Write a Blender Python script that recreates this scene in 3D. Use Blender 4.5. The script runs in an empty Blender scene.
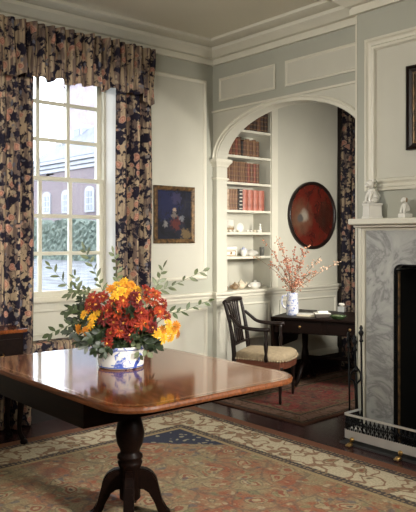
import bpy, bmesh, math, random
from math import sin, cos, pi, sqrt, radians
from mathutils import Vector, Matrix
random.seed(7)
S = bpy.context.scene
COL = S.collection

# ------------------------------------------------------------------ camera, world, lights
FPX, HOR, CAMZ = 680.0, 238.0, 1.35
ANG = math.atan2(792, 680)
FWD = Vector((-sin(ANG), cos(ANG), 0)); RGT = Vector((cos(ANG), sin(ANG), 0))
CAM = Vector((4.599, -4.008, CAMZ))
cd = bpy.data.cameras.new('camera'); cam = bpy.data.objects.new('camera', cd); COL.objects.link(cam)
cam.location = CAM; cam.rotation_euler = (pi/2, 0, ANG)
cd.lens = FPX/512*36; cd.sensor_width = 36; cd.sensor_fit = 'AUTO'
cd.shift_y = -(256-HOR)/512; cd.clip_start = 0.05; cd.clip_end = 400
S.camera = cam

W = bpy.data.worlds.new('world'); S.world = W; W.use_nodes = True
bg = W.node_tree.nodes['Background']; bg.inputs['Color'].default_value = (0.86, 0.92, 1.0, 1); bg.inputs['Strength'].default_value = 8.5

def area(name, loc, target, size, power, color, spread=180):
    l = bpy.data.lights.new(name, 'AREA'); l.shape = 'RECTANGLE'; l.size = size[0]; l.size_y = size[1]
    l.energy = power; l.color = color; l.spread = radians(spread)
    o = bpy.data.objects.new(name, l); COL.objects.link(o); o.location = loc
    o.rotation_euler = (Vector(target)-Vector(loc)).to_track_quat('-Z', 'Y').to_euler()
    return o
po = area('window_portal', (-0.2, -1.485, 1.8), (2, -1.485, 1.8), (1.0, 1.9), 1, (1, 1, 1)); po.data.cycles.is_portal = True
def spot(name, loc, target, half, blend, power, color, radius):
    l = bpy.data.lights.new(name, 'SPOT'); l.energy = power; l.color = color; l.spot_size = radians(2*half); l.spot_blend = blend; l.shadow_soft_size = radius
    o = bpy.data.objects.new(name, l); COL.objects.link(o); o.location = loc
    o.rotation_euler = (Vector(target)-Vector(loc)).to_track_quat('-Z', 'Y').to_euler()
    return o
WARM = (1.0, 0.95, 0.86)
spot('photo_lamp_right', (5.2, -3.4, 1.95), (0.0, -1.30, 1.25), 14.9, 0.13, 430, WARM, 0.07)
area('photo_lamp_side', (5.6, -1.5, 2.1), (1.4, -2.0, 0.55), (0.6, 0.6), 34, WARM, 58)
area('photo_lamp_left', (1.75, -5.9, 2.2), (1.6, -0.1, 1.95), (0.35, 0.35), 12, WARM, 52)
area('photo_lamp_bounced', (3.9, -4.3, 1.9), (3.2, -3.4, 3.05), (0.7, 0.7), 57, WARM)
area('photo_lamp_alcove', (1.95, 0.30, 1.6), (0.0, 0.55, 1.05), (0.3, 0.5), 32, WARM, 120)

S.view_settings.view_transform = 'Standard'; S.view_settings.look = 'None'
S.view_settings.gamma = 1; S.view_settings.use_curve_mapping = False
S.view_settings.exposure = -0.10
S.cycles.max_bounces = 8; S.cycles.diffuse_bounces = 4; S.cycles.glossy_bounces = 4; S.cycles.transparent_max_bounces = 12
S.cycles.sample_clamp_indirect = 6
S.cycles.use_denoising = True

# ------------------------------------------------------------------ helpers
def D(u, v, t):                       # point at depth t along the sight line of a pixel
    return CAM + (FWD + RGT*((u-208)/FPX) + Vector((0, 0, 1))*((HOR-v)/FPX))*t
def onY(u, v, y):
    r = FWD + RGT*((u-208)/FPX); t = (y-CAM.y)/r.y; return D(u, v, t)

def NB(): return bmesh.new()
def quad_box(bm, x0, x1, y0, y1, z0, z1, mi=0, M=None):
    vs = [Vector((x, y, z)) for z in (z0, z1) for y in (y0, y1) for x in (x0, x1)]
    if M: vs = [M @ v for v in vs]
    b = [bm.verts.new(v) for v in vs]
    for f in ((0,2,3,1),(4,5,7,6),(0,1,5,4),(2,6,7,3),(0,4,6,2),(1,3,7,5)):
        fc = bm.faces.new([b[i] for i in f]); fc.material_index = mi
    return b
def rbox(bm, x0, x1, y0, y1, z0, z1, r=0.004, seg=2, M=None):
    t = NB(); quad_box(t, x0, x1, y0, y1, z0, z1)
    bmesh.ops.bevel(t, geom=list(t.edges), offset=r, segments=seg, profile=0.5, affect='EDGES')
    merge(bm, t, M)
def merge(bm, t, M=None):
    mp = {}
    for v in t.verts: mp[v] = bm.verts.new(M @ v.co if M else v.co)
    for f in t.faces:
        try:
            n = bm.faces.new([mp[v] for v in f.verts]); n.smooth = f.smooth; n.material_index = f.material_index
        except ValueError: pass
    t.free()
def ring_skin(bm, rings, closed=True, cap=True, smooth=True, mi=0):
    R = [[bm.verts.new(p) for p in r] for r in rings]
    n = len(R[0])
    for a, b in zip(R, R[1:]):
        for i in range(n if closed else n-1):
            j = (i+1) % n
            f = bm.faces.new((a[i], a[j], b[j], b[i])); f.smooth = smooth; f.material_index = mi
    if cap and closed:
        f = bm.faces.new(list(reversed(R[0]))); f.material_index = mi
        f = bm.faces.new(R[-1]); f.material_index = mi
def lathe(bm, prof, seg=24, c=(0, 0, 0), M=None, sx=1, sy=1, mi=0):
    rings = []
    for r, z in prof:
        r = max(r, 1e-4)
        ring = [Vector((c[0]+r*sx*cos(2*pi*i/seg), c[1]+r*sy*sin(2*pi*i/seg), c[2]+z)) for i in range(seg)]
        if M: ring = [M @ p for p in ring]
        rings.append(ring)
    ring_skin(bm, rings, mi=mi)
def catmull(pts, n=6):
    P = [Vector(p) for p in pts]
    if len(P) < 3: return P
    out = []
    for i in range(len(P)-1):
        p0 = P[max(i-1, 0)]; p1 = P[i]; p2 = P[i+1]; p3 = P[min(i+2, len(P)-1)]
        for k in range(n):
            t = k/n
            out.append(0.5*((2*p1)+(p2-p0)*t+(2*p0-5*p1+4*p2-p3)*t*t+(3*p1-p0-3*p2+p3)*t**3))
    out.append(P[-1]); return out
def tube(bm, pts, r, seg=8, smooth_n=0, mi=0, flat=1.0):
    P = [Vector(p) for p in pts]
    rad = r if isinstance(r, (list, tuple)) else [r]*len(P)
    if smooth_n:
        Q = catmull(P, smooth_n); k = []
        for i in range(len(P)-1):
            for j in range(smooth_n): k.append(rad[i]+(rad[i+1]-rad[i])*j/smooth_n)
        k.append(rad[-1]); P, rad = Q, k
    rings = []; up = None
    for i, p in enumerate(P):
        d = (P[min(i+1, len(P)-1)]-P[max(i-1, 0)]).normalized()
        if up is None: up = Vector((0, 0, 1)) if abs(d.z) < 0.9 else Vector((1, 0, 0))
        s = d.cross(up).normalized(); up = s.cross(d).normalized()
        rings.append([p+s*rad[i]*cos(2*pi*a/seg)+up*rad[i]*flat*sin(2*pi*a/seg) for a in range(seg)])
    ring_skin(bm, rings, mi=mi)
def prism(bm, pts2, a0, a1, axis='y', mi=0):
    def mk(p, a):
        return Vector((p[0], a, p[1])) if axis == 'y' else (Vector((a, p[0], p[1])) if axis == 'x' else Vector((p[0], p[1], a)))
    A = [bm.verts.new(mk(p, a0)) for p in pts2]; B = [bm.verts.new(mk(p, a1)) for p in pts2]
    n = len(pts2)
    f = bm.faces.new(A); f.material_index = mi; f = bm.faces.new(list(reversed(B))); f.material_index = mi
    for i in range(n):
        j = (i+1) % n
        f = bm.faces.new((A[j], A[i], B[i], B[j])); f.material_index = mi
def sphere(bm, c, r, sx=1, sy=1, sz=1, seg=12, M=None):
    t = NB(); bmesh.ops.create_uvsphere(t, u_segments=seg, v_segments=max(6, seg*2//3), radius=r)
    for v in t.verts: v.co = Vector((v.co.x*sx, v.co.y*sy, v.co.z*sz))
    for f in t.faces: f.smooth = True
    T = Matrix.Translation(Vector(c))
    merge(bm, t, T @ M if M else T)
def sweep_plan(bm, path, prof, mi=0):      # profile (p = distance out of the wall, z) along a plan polyline; room on the right-hand side of travel reversed
    P = [Vector((x, y)) for x, y in path]
    rings = []
    for i, p in enumerate(P):
        ns = []
        for a, b in ((i-1, i), (i, i+1)):
            if 0 <= a and b < len(P):
                d = (P[b]-P[a]).normalized(); ns.append(Vector((d.y, -d.x)))
        if len(ns) == 2:
            m = ns[0]+ns[1]; m = m/max(0.2, m.dot(ns[0]))
        else: m = ns[0]
        rings.append([Vector((p.x+m.x*q, p.y+m.y*q, z)) for q, z in prof])
    ring_skin(bm, rings, smooth=False, mi=mi)
def frame_rect(bm, a0, a1, b0, b1, prof, mp):  # mitred rectangular moulding; prof = (inward offset, height)
    rings = []
    for ca, cb, sa, sb in ((a0, b0, 1, 1), (a1, b0, -1, 1), (a1, b1, -1, -1), (a0, b1, 1, -1), (a0, b0, 1, 1)):
        rings.append([mp(ca+sa*o, cb+sb*o, h) for o, h in prof])
    ring_skin(bm, rings, smooth=False, cap=False)

def link(name, bm, mat, parent=None, smooth=False):
    bmesh.ops.recalc_face_normals(bm, faces=list(bm.faces))
    me = bpy.data.meshes.new(name); bm.to_mesh(me); bm.free()
    for m in (mat if isinstance(mat, (list, tuple)) else [mat]): me.materials.append(m)
    if smooth:
        for p in me.polygons: p.use_smooth = True
    o = bpy.data.objects.new(name, me); COL.objects.link(o)
    if parent: o.parent = parent
    return o
def tag(o, label, cat, group=None):
    o['label'] = label; o['category'] = cat
    if group: o['group'] = group
    return o
def thing(name, label, cat, loc=(0, 0, 0), rz=0, group=None):
    o = bpy.data.objects.new(name, None); COL.objects.link(o); o.empty_display_size = 0.05
    o.location = loc; o.rotation_euler = (0, 0, rz); return tag(o, label, cat, group)
def struct(name, bm, mat, parent=None):
    o = link(name, bm, mat, parent)
    if not parent: o['kind'] = 'structure'
    return o
def lab(o, label): o['label'] = label; return o

# ------------------------------------------------------------------ materials
def mat_base(name, rough=0.6, metal=0, spec=0.5, coat=0):
    m = bpy.data.materials.new(name); m.use_nodes = True
    b = m.node_tree.nodes['Principled BSDF']
    b.inputs['Roughness'].default_value = rough; b.inputs['Metallic'].default_value = metal
    b.inputs['Specular IOR Level'].default_value = spec; b.inputs['Coat Weight'].default_value = coat
    return m, m.node_tree, b
def N(nt, typ, **kw):
    n = nt.nodes.new(typ)
    for k, v in kw.items(): setattr(n, k, v)
    return n
def coords(nt, scale=(1, 1, 1), out='Object', rot=(0, 0, 0)):
    t = N(nt, 'ShaderNodeTexCoord'); mp = N(nt, 'ShaderNodeMapping'); mp.inputs['Scale'].default_value = scale
    mp.inputs['Rotation'].default_value = rot
    nt.links.new(t.outputs[out], mp.inputs['Vector']); return mp.outputs['Vector']
def ramp(nt, fac, stops, interp='LINEAR'):
    r = N(nt, 'ShaderNodeValToRGB'); r.color_ramp.interpolation = interp
    e = r.color_ramp.elements
    while len(e) < len(stops): e.new(0.5)
    for x, (p, c) in zip(e, stops): x.position = p; x.color = (*c, 1) if len(c) == 3 else c
    nt.links.new(fac, r.inputs['Fac']); return r.outputs['Color']
def mixc(nt, fac, a, b, mode='MIX'):
    m = N(nt, 'ShaderNodeMix', data_type='RGBA', blend_type=mode)
    for sock, v in ((m.inputs['Factor'], fac), (m.inputs['A'], a), (m.inputs['B'], b)):
        pass
    def put(i, v):
        if isinstance(v, (int, float)): m.inputs[i].default_value = v
        elif isinstance(v, tuple): m.inputs[i].default_value = (*v, 1)
        else: nt.links.new(v, m.inputs[i])
    put(0, fac); put(6, a); put(7, b)
    return m.outputs[2]
def mth(nt, op, a, b=None, c=None):
    m = N(nt, 'ShaderNodeMath', operation=op)
    for i, v in enumerate((a, b, c)):
        if v is None: continue
        if isinstance(v, (int, float)): m.inputs[i].default_value = v
        else: nt.links.new(v, m.inputs[i])
    return m.outputs[0]
def noise(nt, vec, scale, detail=3, rough=0.5, dist=0):
    n = N(nt, 'ShaderNodeTexNoise'); n.inputs['Scale'].default_value = scale; n.inputs['Detail'].default_value = detail
    n.inputs['Roughness'].default_value = rough; n.inputs['Distortion'].default_value = dist
    nt.links.new(vec, n.inputs['Vector']); return n.outputs['Fac']
def voro(nt, vec, scale, feature='F1', rnd=1.0):
    n = N(nt, 'ShaderNodeTexVoronoi', feature=feature); n.inputs['Scale'].default_value = scale
    n.inputs['Randomness'].default_value = rnd
    nt.links.new(vec, n.inputs['Vector']); return n
def bump(nt, b, h, strength=0.2, dist=0.002):
    n = N(nt, 'ShaderNodeBump'); n.inputs['Strength'].default_value = strength; n.inputs['Distance'].default_value = dist
    nt.links.new(h, n.inputs['Height']); nt.links.new(n.outputs['Normal'], b.inputs['Normal'])
def solid(name, c, rough=0.6, metal=0, spec=0.5, var=0.12, scale=8, coat=0, bmp=0):
    m, nt, b = mat_base(name, rough, metal, spec, coat)
    v = coords(nt); f = noise(nt, v, scale, 4)
    col = ramp(nt, f, [(0.3, tuple(x*(1-var) for x in c)), (0.7, tuple(min(1, x*(1+var)) for x in c))])
    nt.links.new(col, b.inputs['Base Color'])
    if bmp: bump(nt, b, noise(nt, v, scale*6, 3), bmp)
    return m
def wood(name, dark, light, rough=0.3, scale=(1.2, 14, 14), coat=0.0, spec=0.5):
    m, nt, b = mat_base(name, rough, 0, spec, coat)
    v = coords(nt, scale); f = noise(nt, v, 3.0, 6, 0.6, 1.2)
    col = ramp(nt, f, [(0.28, dark), (0.5, tuple((a+c)/2 for a, c in zip(dark, light))), (0.72, light)])
    nt.links.new(col, b.inputs['Base Color']); b.inputs['Coat Roughness'].default_value = 0.06
    return m

M_field = solid('cream_paint', (0.50, 0.485, 0.41), 0.55, var=0.04, scale=3)
M_stile = solid('grey_green_paint', (0.37, 0.37, 0.31), 0.55, var=0.04, scale=3)
M_trim = solid('ivory_trim_paint', (0.61, 0.585, 0.49), 0.45, var=0.03, scale=4)
M_ceil = solid('ceiling_paint', (0.68, 0.645, 0.53), 0.8, var=0.03, scale=2)
M_skirt = solid('black_skirting_paint', (0.012, 0.010, 0.010), 0.35)
M_white = solid('white_gloss_paint', (0.60, 0.575, 0.47), 0.35, var=0.03)
M_black = solid('soot_black', (0.004, 0.004, 0.004), 0.9, spec=0.1)
M_ebony = wood('ebonised_wood', (0.006, 0.004, 0.0035), (0.018, 0.009, 0.007), 0.35, spec=0.3)
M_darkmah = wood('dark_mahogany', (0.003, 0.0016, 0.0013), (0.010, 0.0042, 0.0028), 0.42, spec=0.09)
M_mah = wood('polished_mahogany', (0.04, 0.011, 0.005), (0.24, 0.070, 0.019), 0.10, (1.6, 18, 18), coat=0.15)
M_edge = wood('mahogany_table_edge', (0.05, 0.014, 0.005), (0.20, 0.065, 0.020), 0.45, (1.6, 18, 18), spec=0.3)
M_inlay = wood('satinwood_banding', (0.20, 0.085, 0.03), (0.34, 0.16, 0.06), 0.14, (2, 20, 20), coat=0.5)
M_iron = solid('black_iron', (0.012, 0.012, 0.013), 0.4, 0.8)
M_brass = solid('worn_brass', (0.42, 0.27, 0.10), 0.3, 1.0)
M_steel = solid('polished_steel', (0.74, 0.73, 0.69), 0.28, 0.45, var=0.08)
M_porc = solid('white_porcelain', (0.72, 0.70, 0.64), 0.15, var=0.03)
M_gold = solid('gilt', (0.36, 0.22, 0.07), 0.4, 0.6, var=0.4, scale=40)
M_antgold = solid('tarnished_gilt', (0.11, 0.062, 0.024), 0.45, 0.3, var=0.9, scale=30)
M_page = solid('paper_pages', (0.62, 0.55, 0.42), 0.8)
M_green = solid('sage_leaves', (0.042, 0.062, 0.020), 0.5, var=0.4, scale=30)
M_greyleaf = solid('olive_grey_leaves', (0.080, 0.096, 0.044), 0.5, var=0.35, scale=30)
M_dkleaf = solid('dark_green_leaves', (0.010, 0.019, 0.006), 0.5, var=0.4, scale=30)
M_stem = solid('green_stems', (0.07, 0.10, 0.03), 0.6)
M_twig = solid('brown_twigs', (0.16, 0.10, 0.06), 0.7)

def m_floor():
    m, nt, b = mat_base('dark_oak_boards', 0.22, 0, 0.5)
    v = coords(nt, (1, 1, 1)); br = N(nt, 'ShaderNodeTexBrick'); br.offset = 0.37
    br.inputs['Scale'].default_value = 1; br.inputs['Brick Width'].default_value = 2.2; br.inputs['Row Height'].default_value = 0.17
    br.inputs['Mortar Size'].default_value = 0.003
    br.inputs['Color1'].default_value = (0.040, 0.018, 0.019, 1); br.inputs['Color2'].default_value = (0.055, 0.026, 0.026, 1); br.inputs['Mortar'].default_value = (0.006, 0.004, 0.004, 1)
    nt.links.new(v, br.inputs['Vector'])
    g = ramp(nt, noise(nt, coords(nt, (1.2, 20, 1)), 3, 5), [(0.3, (0.6, 0.6, 0.6)), (0.7, (1.3, 1.25, 1.2))])
    nt.links.new(mixc(nt, 1.0, br.outputs['Color'], g, 'MULTIPLY'), b.inputs['Base Color']); return m
M_floor = m_floor()

def m_chintz(name, gain=1.0, dark=0.0):
    m, nt, b = mat_base(name, 0.8, 0, 0.15)
    v = coords(nt, (1, 1, 1)); g = gain
    nn = N(nt, 'ShaderNodeTexNoise'); nn.inputs['Scale'].default_value = 14; nt.links.new(v, nn.inputs['Vector'])
    ma = N(nt, 'ShaderNodeVectorMath', operation='MULTIPLY_ADD'); ma.inputs[1].default_value = (0.07, 0.07, 0.07)
    nt.links.new(nn.outputs['Color'], ma.inputs[0]); nt.links.new(v, ma.inputs[2]); w = ma.outputs[0]
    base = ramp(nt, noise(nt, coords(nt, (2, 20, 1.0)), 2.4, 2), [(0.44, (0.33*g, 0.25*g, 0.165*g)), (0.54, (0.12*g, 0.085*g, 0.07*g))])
    f1 = noise(nt, w, 15, 3, 0.6)
    c = mixc(nt, ramp(nt, f1, [(0.44-dark, (0, 0, 0)), (0.50-dark, (1, 1, 1))]), base, (0.013*g, 0.011*g, 0.020*g))
    v2 = voro(nt, w, 19)
    leaf = ramp(nt, v2.outputs['Distance'], [(0.24, (1, 1, 1)), (0.34, (0, 0, 0))])
    sel = ramp(nt, v2.outputs['Color'], [(0.42, (0, 0, 0)), (0.44, (1, 1, 1))])
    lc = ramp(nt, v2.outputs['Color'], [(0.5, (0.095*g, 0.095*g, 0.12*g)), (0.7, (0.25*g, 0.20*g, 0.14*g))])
    c = mixc(nt, mth(nt, 'MULTIPLY', leaf, sel), c, lc)
    v3 = voro(nt, w, 11.5)
    ros = ramp(nt, v3.outputs['Distance'], [(0.26, (1, 1, 1)), (0.36, (0, 0, 0))])
    s3 = ramp(nt, v3.outputs['Color'], [(0.30, (0, 0, 0)), (0.32, (0.9, 0.9, 0.9))])
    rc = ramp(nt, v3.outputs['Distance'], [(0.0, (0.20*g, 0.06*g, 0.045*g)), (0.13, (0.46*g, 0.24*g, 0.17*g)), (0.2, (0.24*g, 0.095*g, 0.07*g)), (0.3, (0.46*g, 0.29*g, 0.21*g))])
    c = mixc(nt, mth(nt, 'MULTIPLY', ros, s3), c, rc)
    nt.links.new(c, b.inputs['Base Color']); return m
M_chintz = m_chintz('floral_chintz', 1.15, -0.03)
M_chintz_v = m_chintz('floral_chintz_valance', 1.1, -0.07)

def m_rug(name, ox, oy, sx, sy, field, dark=1.0, spandrel=True, bw=1.0, cream=(0.56, 0.48, 0.33)):
    """ox,oy: outer corner (object coords); rug runs +x*sx and -y*sy from there."""
    m, nt, b = mat_base(name, 0.95, 0, 0.1)
    v = coords(nt); sep = N(nt, 'ShaderNodeSeparateXYZ'); nt.links.new(v, sep.inputs[0])
    X, Y = sep.outputs[0], sep.outputs[1]
    dx0 = mth(nt, 'SUBTRACT', X, ox); dx1 = mth(nt, 'SUBTRACT', ox+sx, X)
    dy0 = mth(nt, 'SUBTRACT', oy, Y); dy1 = mth(nt, 'SUBTRACT', Y, oy-sy)
    ex = mth(nt, 'MINIMUM', dx0, dx1); ey = mth(nt, 'MINIMUM', dy0, dy1)
    e = mth(nt, 'MINIMUM', ex, ey)
    d = dark
    wob = noise(nt, v, 16, 3)
    # field: terracotta ground with ochre, cream, green and blue motifs
    nz = N(nt, 'ShaderNodeTexNoise'); nz.inputs['Scale'].default_value = 7; nt.links.new(v, nz.inputs['Vector'])
    ad = N(nt, 'ShaderNodeVectorMath', operation='MULTIPLY_ADD'); ad.inputs[1].default_value = (0.12, 0.12, 0)
    nt.links.new(nz.outputs['Color'], ad.inputs[0]); nt.links.new(v, ad.inputs[2]); w = ad.outputs[0]
    va = voro(nt, w, 5.6, rnd=0.7)
    c = mixc(nt, ramp(nt, noise(nt, v, 4.5, 4, 0.6), [(0.36, (0, 0, 0)), (0.58, (1, 1, 1))]), field, tuple(q*k for q, k in zip((0.31, 0.24, 0.14), (1, 1, 1))) if d > 0.9 else (0.13, 0.06, 0.045))
    rings_ = ramp(nt, va.outputs['Distance'], [(0.0, (0.10*d, 0.085*d, 0.08*d)), (0.07, (0.42*d, 0.33*d, 0.20*d)), (0.15, (0.27*d, 0.10*d, 0.065*d)), (0.22, (0.36*d, 0.29*d, 0.17*d)), (0.30, (0.17*d, 0.14*d, 0.10*d)), (0.33, (0.17*d, 0.14*d, 0.10*d))], 'CONSTANT')
    c = mixc(nt, ramp(nt, va.outputs['Distance'], [(0.31, (0.8, 0.8, 0.8)), (0.35, (0, 0, 0))]), c, rings_)
    vb = voro(nt, w, 17)
    pal = ramp(nt, vb.outputs['Color'], [(0.0, (0.42*d, 0.34*d, 0.20*d)), (0.30, (0.13*d, 0.12*d, 0.13*d)), (0.42, (0.30*d, 0.10*d, 0.06*d)), (0.58, (0.22*d, 0.22*d, 0.12*d)), (0.74, (0.46*d, 0.39*d, 0.25*d))], 'CONSTANT')
    fl = ramp(nt, vb.outputs['Distance'], [(0.30, (1, 1, 1)), (0.42, (0, 0, 0))])
    c = mixc(nt, mth(nt, 'MULTIPLY', fl, 0.7), c, pal)
    vd = voro(nt, w, 31)
    c = mixc(nt, mth(nt, 'MULTIPLY', ramp(nt, vd.outputs['Distance'], [(0.2, (1, 1, 1)), (0.34, (0, 0, 0))]), 0.6), c, ramp(nt, vd.outputs['Color'], [(0.0, (0.45*d, 0.36*d, 0.22*d)), (0.35, (0.10*d, 0.08*d, 0.08*d)), (0.55, (0.32*d, 0.10*d, 0.06*d)), (0.75, (0.38*d, 0.31*d, 0.18*d))], 'CONSTANT'))
    vl = voro(nt, w, 5.6, 'DISTANCE_TO_EDGE', 0.7)
    ln = ramp(nt, vl.outputs['Distance'], [(0.02, (1, 1, 1)), (0.05, (0, 0, 0))])
    c = mixc(nt, mth(nt, 'MULTIPLY', ln, 0.5), c, (0.14*d, 0.115*d, 0.09*d))
    if spandrel:
        q = mth(nt, 'ADD', ex, ey)
        sp = ramp(nt, mth(nt, 'ADD', mth(nt, 'DIVIDE', q, 4.0), mth(nt, 'MULTIPLY', wob, 0.02)), [(0.374, (1, 1, 1)), (0.378, (0, 0, 0))])
        nav = mixc(nt, ramp(nt, vb.outputs['Distance'], [(0.22, (1, 1, 1)), (0.3, (0, 0, 0))]), (0.048*d, 0.052*d, 0.075*d), (0.30*d, 0.27*d, 0.19*d))
        c = mixc(nt, sp, c, nav)
    # borders
    vv = voro(nt, w, 8.0, rnd=0.7)
    cream = tuple(q*d for q in cream)
    vine = ramp(nt, noise(nt, w, 9, 1), [(0.44, (0, 0, 0)), (0.465, (0.85, 0.85, 0.85)), (0.515, (0.85, 0.85, 0.85)), (0.545, (0, 0, 0))])
    bd = mixc(nt, vine, cream, (0.25*d, 0.13*d, 0.08*d))
    pm = ramp(nt, vv.outputs['Distance'], [(0.0, (0.12*d, 0.09*d, 0.08*d)), (0.1, (0.30*d, 0.13*d, 0.08*d)), (0.2, (0.36*d, 0.27*d, 0.16*d)), (0.25, (0.20*d, 0.14*d, 0.09*d))])
    bd = mixc(nt, ramp(nt, vv.outputs['Distance'], [(0.27, (1, 1, 1)), (0.31, (0, 0, 0))]), bd, pm)
    guard = mixc(nt, ramp(nt, voro(nt, v, 34, rnd=0.3).outputs['Distance'], [(0.3, (1, 1, 1)), (0.42, (0, 0, 0))]), (0.085*d, 0.07*d, 0.065*d), (0.30*d, 0.22*d, 0.13*d))
    outer = (0.19*d, 0.085*d, 0.052*d)
    def step(t): return ramp(nt, mth(nt, 'DIVIDE', e, 2.0), [(max(0, t*bw/2-0.0005), (0, 0, 0)), (t*bw/2+0.0005, (1, 1, 1))])
    r = mixc(nt, step(0.085), outer, guard)
    r = mixc(nt, step(0.14), r, bd)
    r = mixc(nt, step(0.40), r, guard)
    r = mixc(nt, step(0.46), r, (0.36*d, 0.27*d, 0.15*d))
    r = mixc(nt, step(0.49), r, c)
    pile = noise(nt, v, 90, 2)
    r = mixc(nt, 0.5, r, ramp(nt, pile, [(0.3, (0.55, 0.55, 0.55)), (0.7, (1.25, 1.25, 1.25))]), 'MULTIPLY')
    nt.links.new(r, b.inputs['Base Color']); bump(nt, b, noise(nt, v, 160, 2), 0.35, 0.004); return m

def m_marble():
    m, nt, b = mat_base('grey_veined_marble', 0.25)
    v = coords(nt); f = noise(nt, v, 3.2, 8, 0.62, 1.6)
    c = ramp(nt, f, [(0.34, (0.45, 0.45, 0.42)), (0.46, (0.36, 0.36, 0.345)), (0.505, (0.24, 0.24, 0.235)), (0.56, (0.37, 0.37, 0.355)), (0.7, (0.46, 0.46, 0.43))])
    nt.links.new(c, b.inputs['Base Color']); return m
M_marble = m_marble()

def m_bluewhite(name, scale, thr, c0=(0.50, 0.50, 0.48), c1=(0.05, 0.09, 0.33), c2=(0.02, 0.035, 0.20)):
    m, nt, b = mat_base(name, 0.12)
    v = coords(nt); f = noise(nt, v, scale, 4, 0.65, 0.8)
    c = ramp(nt, f, [(thr, c0), (thr+0.05, c1), (thr+0.16, c2)])
    nt.links.new(c, b.inputs['Base Color']); return m
M_bw = m_bluewhite('blue_and_white_porcelain', 17, 0.575)
M_bw2 = m_bluewhite('blue_and_white_jug_glaze', 46, 0.50, (0.58, 0.58, 0.60), (0.28, 0.32, 0.50), (0.16, 0.20, 0.42))

def m_glass(name='window_glass'):
    m = bpy.data.materials.new(name); m.use_nodes = True; nt = m.node_tree; nt.nodes.clear()
    o = N(nt, 'ShaderNodeOutputMaterial'); mx = N(nt, 'ShaderNodeMixShader'); tr = N(nt, 'ShaderNodeBsdfTransparent'); gl = N(nt, 'ShaderNodeBsdfGlossy')
    gl.inputs['Roughness'].default_value = 0.02; mx.inputs[0].default_value = 0.05; tr.inputs['Color'].default_value = (0.97, 0.98, 0.98, 1)
    nt.links.new(tr.outputs[0], mx.inputs[1]); nt.links.new(gl.outputs[0], mx.inputs[2]); nt.links.new(mx.outputs[0], o.inputs[0]); return m
M_glass = m_glass()

# ------------------------------------------------------------------ room shell
ZC = 3.05
YF = 1.80            # end wall of the far room
def grid_wall(bm, axis, t0, t1, a0, a1, z0, z1, holes):
    """box wall between t0..t1 across, a0..a1 along, with rectangular holes (a0,a1,z0,z1)"""
    As = sorted({a0, a1, *[h[0] for h in holes], *[h[1] for h in holes]}); Zs = sorted({z0, z1, *[h[2] for h in holes], *[h[3] for h in holes]})
    for p, q in zip(As, As[1:]):
        for r, s in zip(Zs, Zs[1:]):
            if any(h[0] <= (p+q)/2 <= h[1] and h[2] <= (r+s)/2 <= h[3] for h in holes): continue
            if axis == 'x': quad_box(bm, t0, t1, p, q, r, s)
            else: quad_box(bm, p, q, t0, t1, r, s)

b = NB(); quad_box(b, -0.4, 7.4, -7.9, 2.2, -0.12, 0); struct('floor', b, M_floor)
b = NB(); quad_box(b, -0.4, 7.4, -7.9, 2.2, ZC, ZC+0.12); struct('ceiling', b, M_ceil)
b = NB(); grid_wall(b, 'x', -0.36, 0, -7.9, 2.2, 0, ZC, [(-1.99, -0.99, 0.46, 2.72), (0.128, 0.75, 0.845, 2.80)]); struct('wall_left', b, M_stile)
# arched wall between the two rooms
AC, AA, AB, AS = 0.85, 0.80, 0.405, 2.03
b = NB()
pts = [(0, 0), (AC-AA, 0), (AC-AA, AS)]+[(AC-AA*cos(pi*i/40), AS+AB*sin(pi*i/40)) for i in range(1, 40)]+[(AC+AA, AS), (AC+AA, 0), (2.05, 0), (2.05, ZC), (0, ZC)]
prism(b, pts, 0, 0.125, 'y'); struct('wall_back', b, M_field)
# grey-green frieze on the arched wall above the string moulding
b = NB(); quad_box(b, 0.0, 1.72, -0.004, 0.0, 2.478, ZC); struct('trim_1', b, M_stile)
b = NB(); grid_wall(b, 'y', YF, 2.2, 0, 2.05, 0, ZC, []); struct('wall_far', b, M_stile)
b = NB(); quad_box(b, 2.05, 2.2, 0.0, 2.2, 0, ZC); struct('wall_far_right', b, M_field)
# chimney breast with the firebox opening
FX0, FX1, FZ = 2.05, 3.05, 1.175
b = NB(); grid_wall(b, 'y', -0.178, 0.0, 1.706, 3.50, 0, ZC, [(FX0, FX1, 0, FZ)])
grid_wall(b, 'y', 0.0, 0.30, 2.051, 3.50, 0, ZC, [(FX0, FX1, 0, FZ)])
quad_box(b, 2.051, 3.5, 0.30, 0.34, 0, ZC); struct('wall_chimney', b, M_stile)
b = NB(); quad_box(b, 3.5, 7.4, 0, 0.3, 0, ZC); struct('wall_back_right', b, M_stile)
b = NB(); quad_box(b, 7.0, 7.4, -7.9, 0, 0, ZC); struct('wall_right', b, M_field)
b = NB(); quad_box(b, 0, 7.0, -7.9, -7.5, 0, ZC); struct('wall_front', b, M_field)

b = NB(); quad_box(b, 1.702, 1.716, -0.182, -0.165, 0.2, 2.885); struct('trim_36', b, M_trim)
# paler painted walling of the far room
b = NB(); grid_wall(b, 'x', 0.0, 0.003, 0.1255, YF, 0.15, ZC, [(0.128, 0.75, 0.845, 2.80)]); struct('trim_34', b, M_field)
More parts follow.
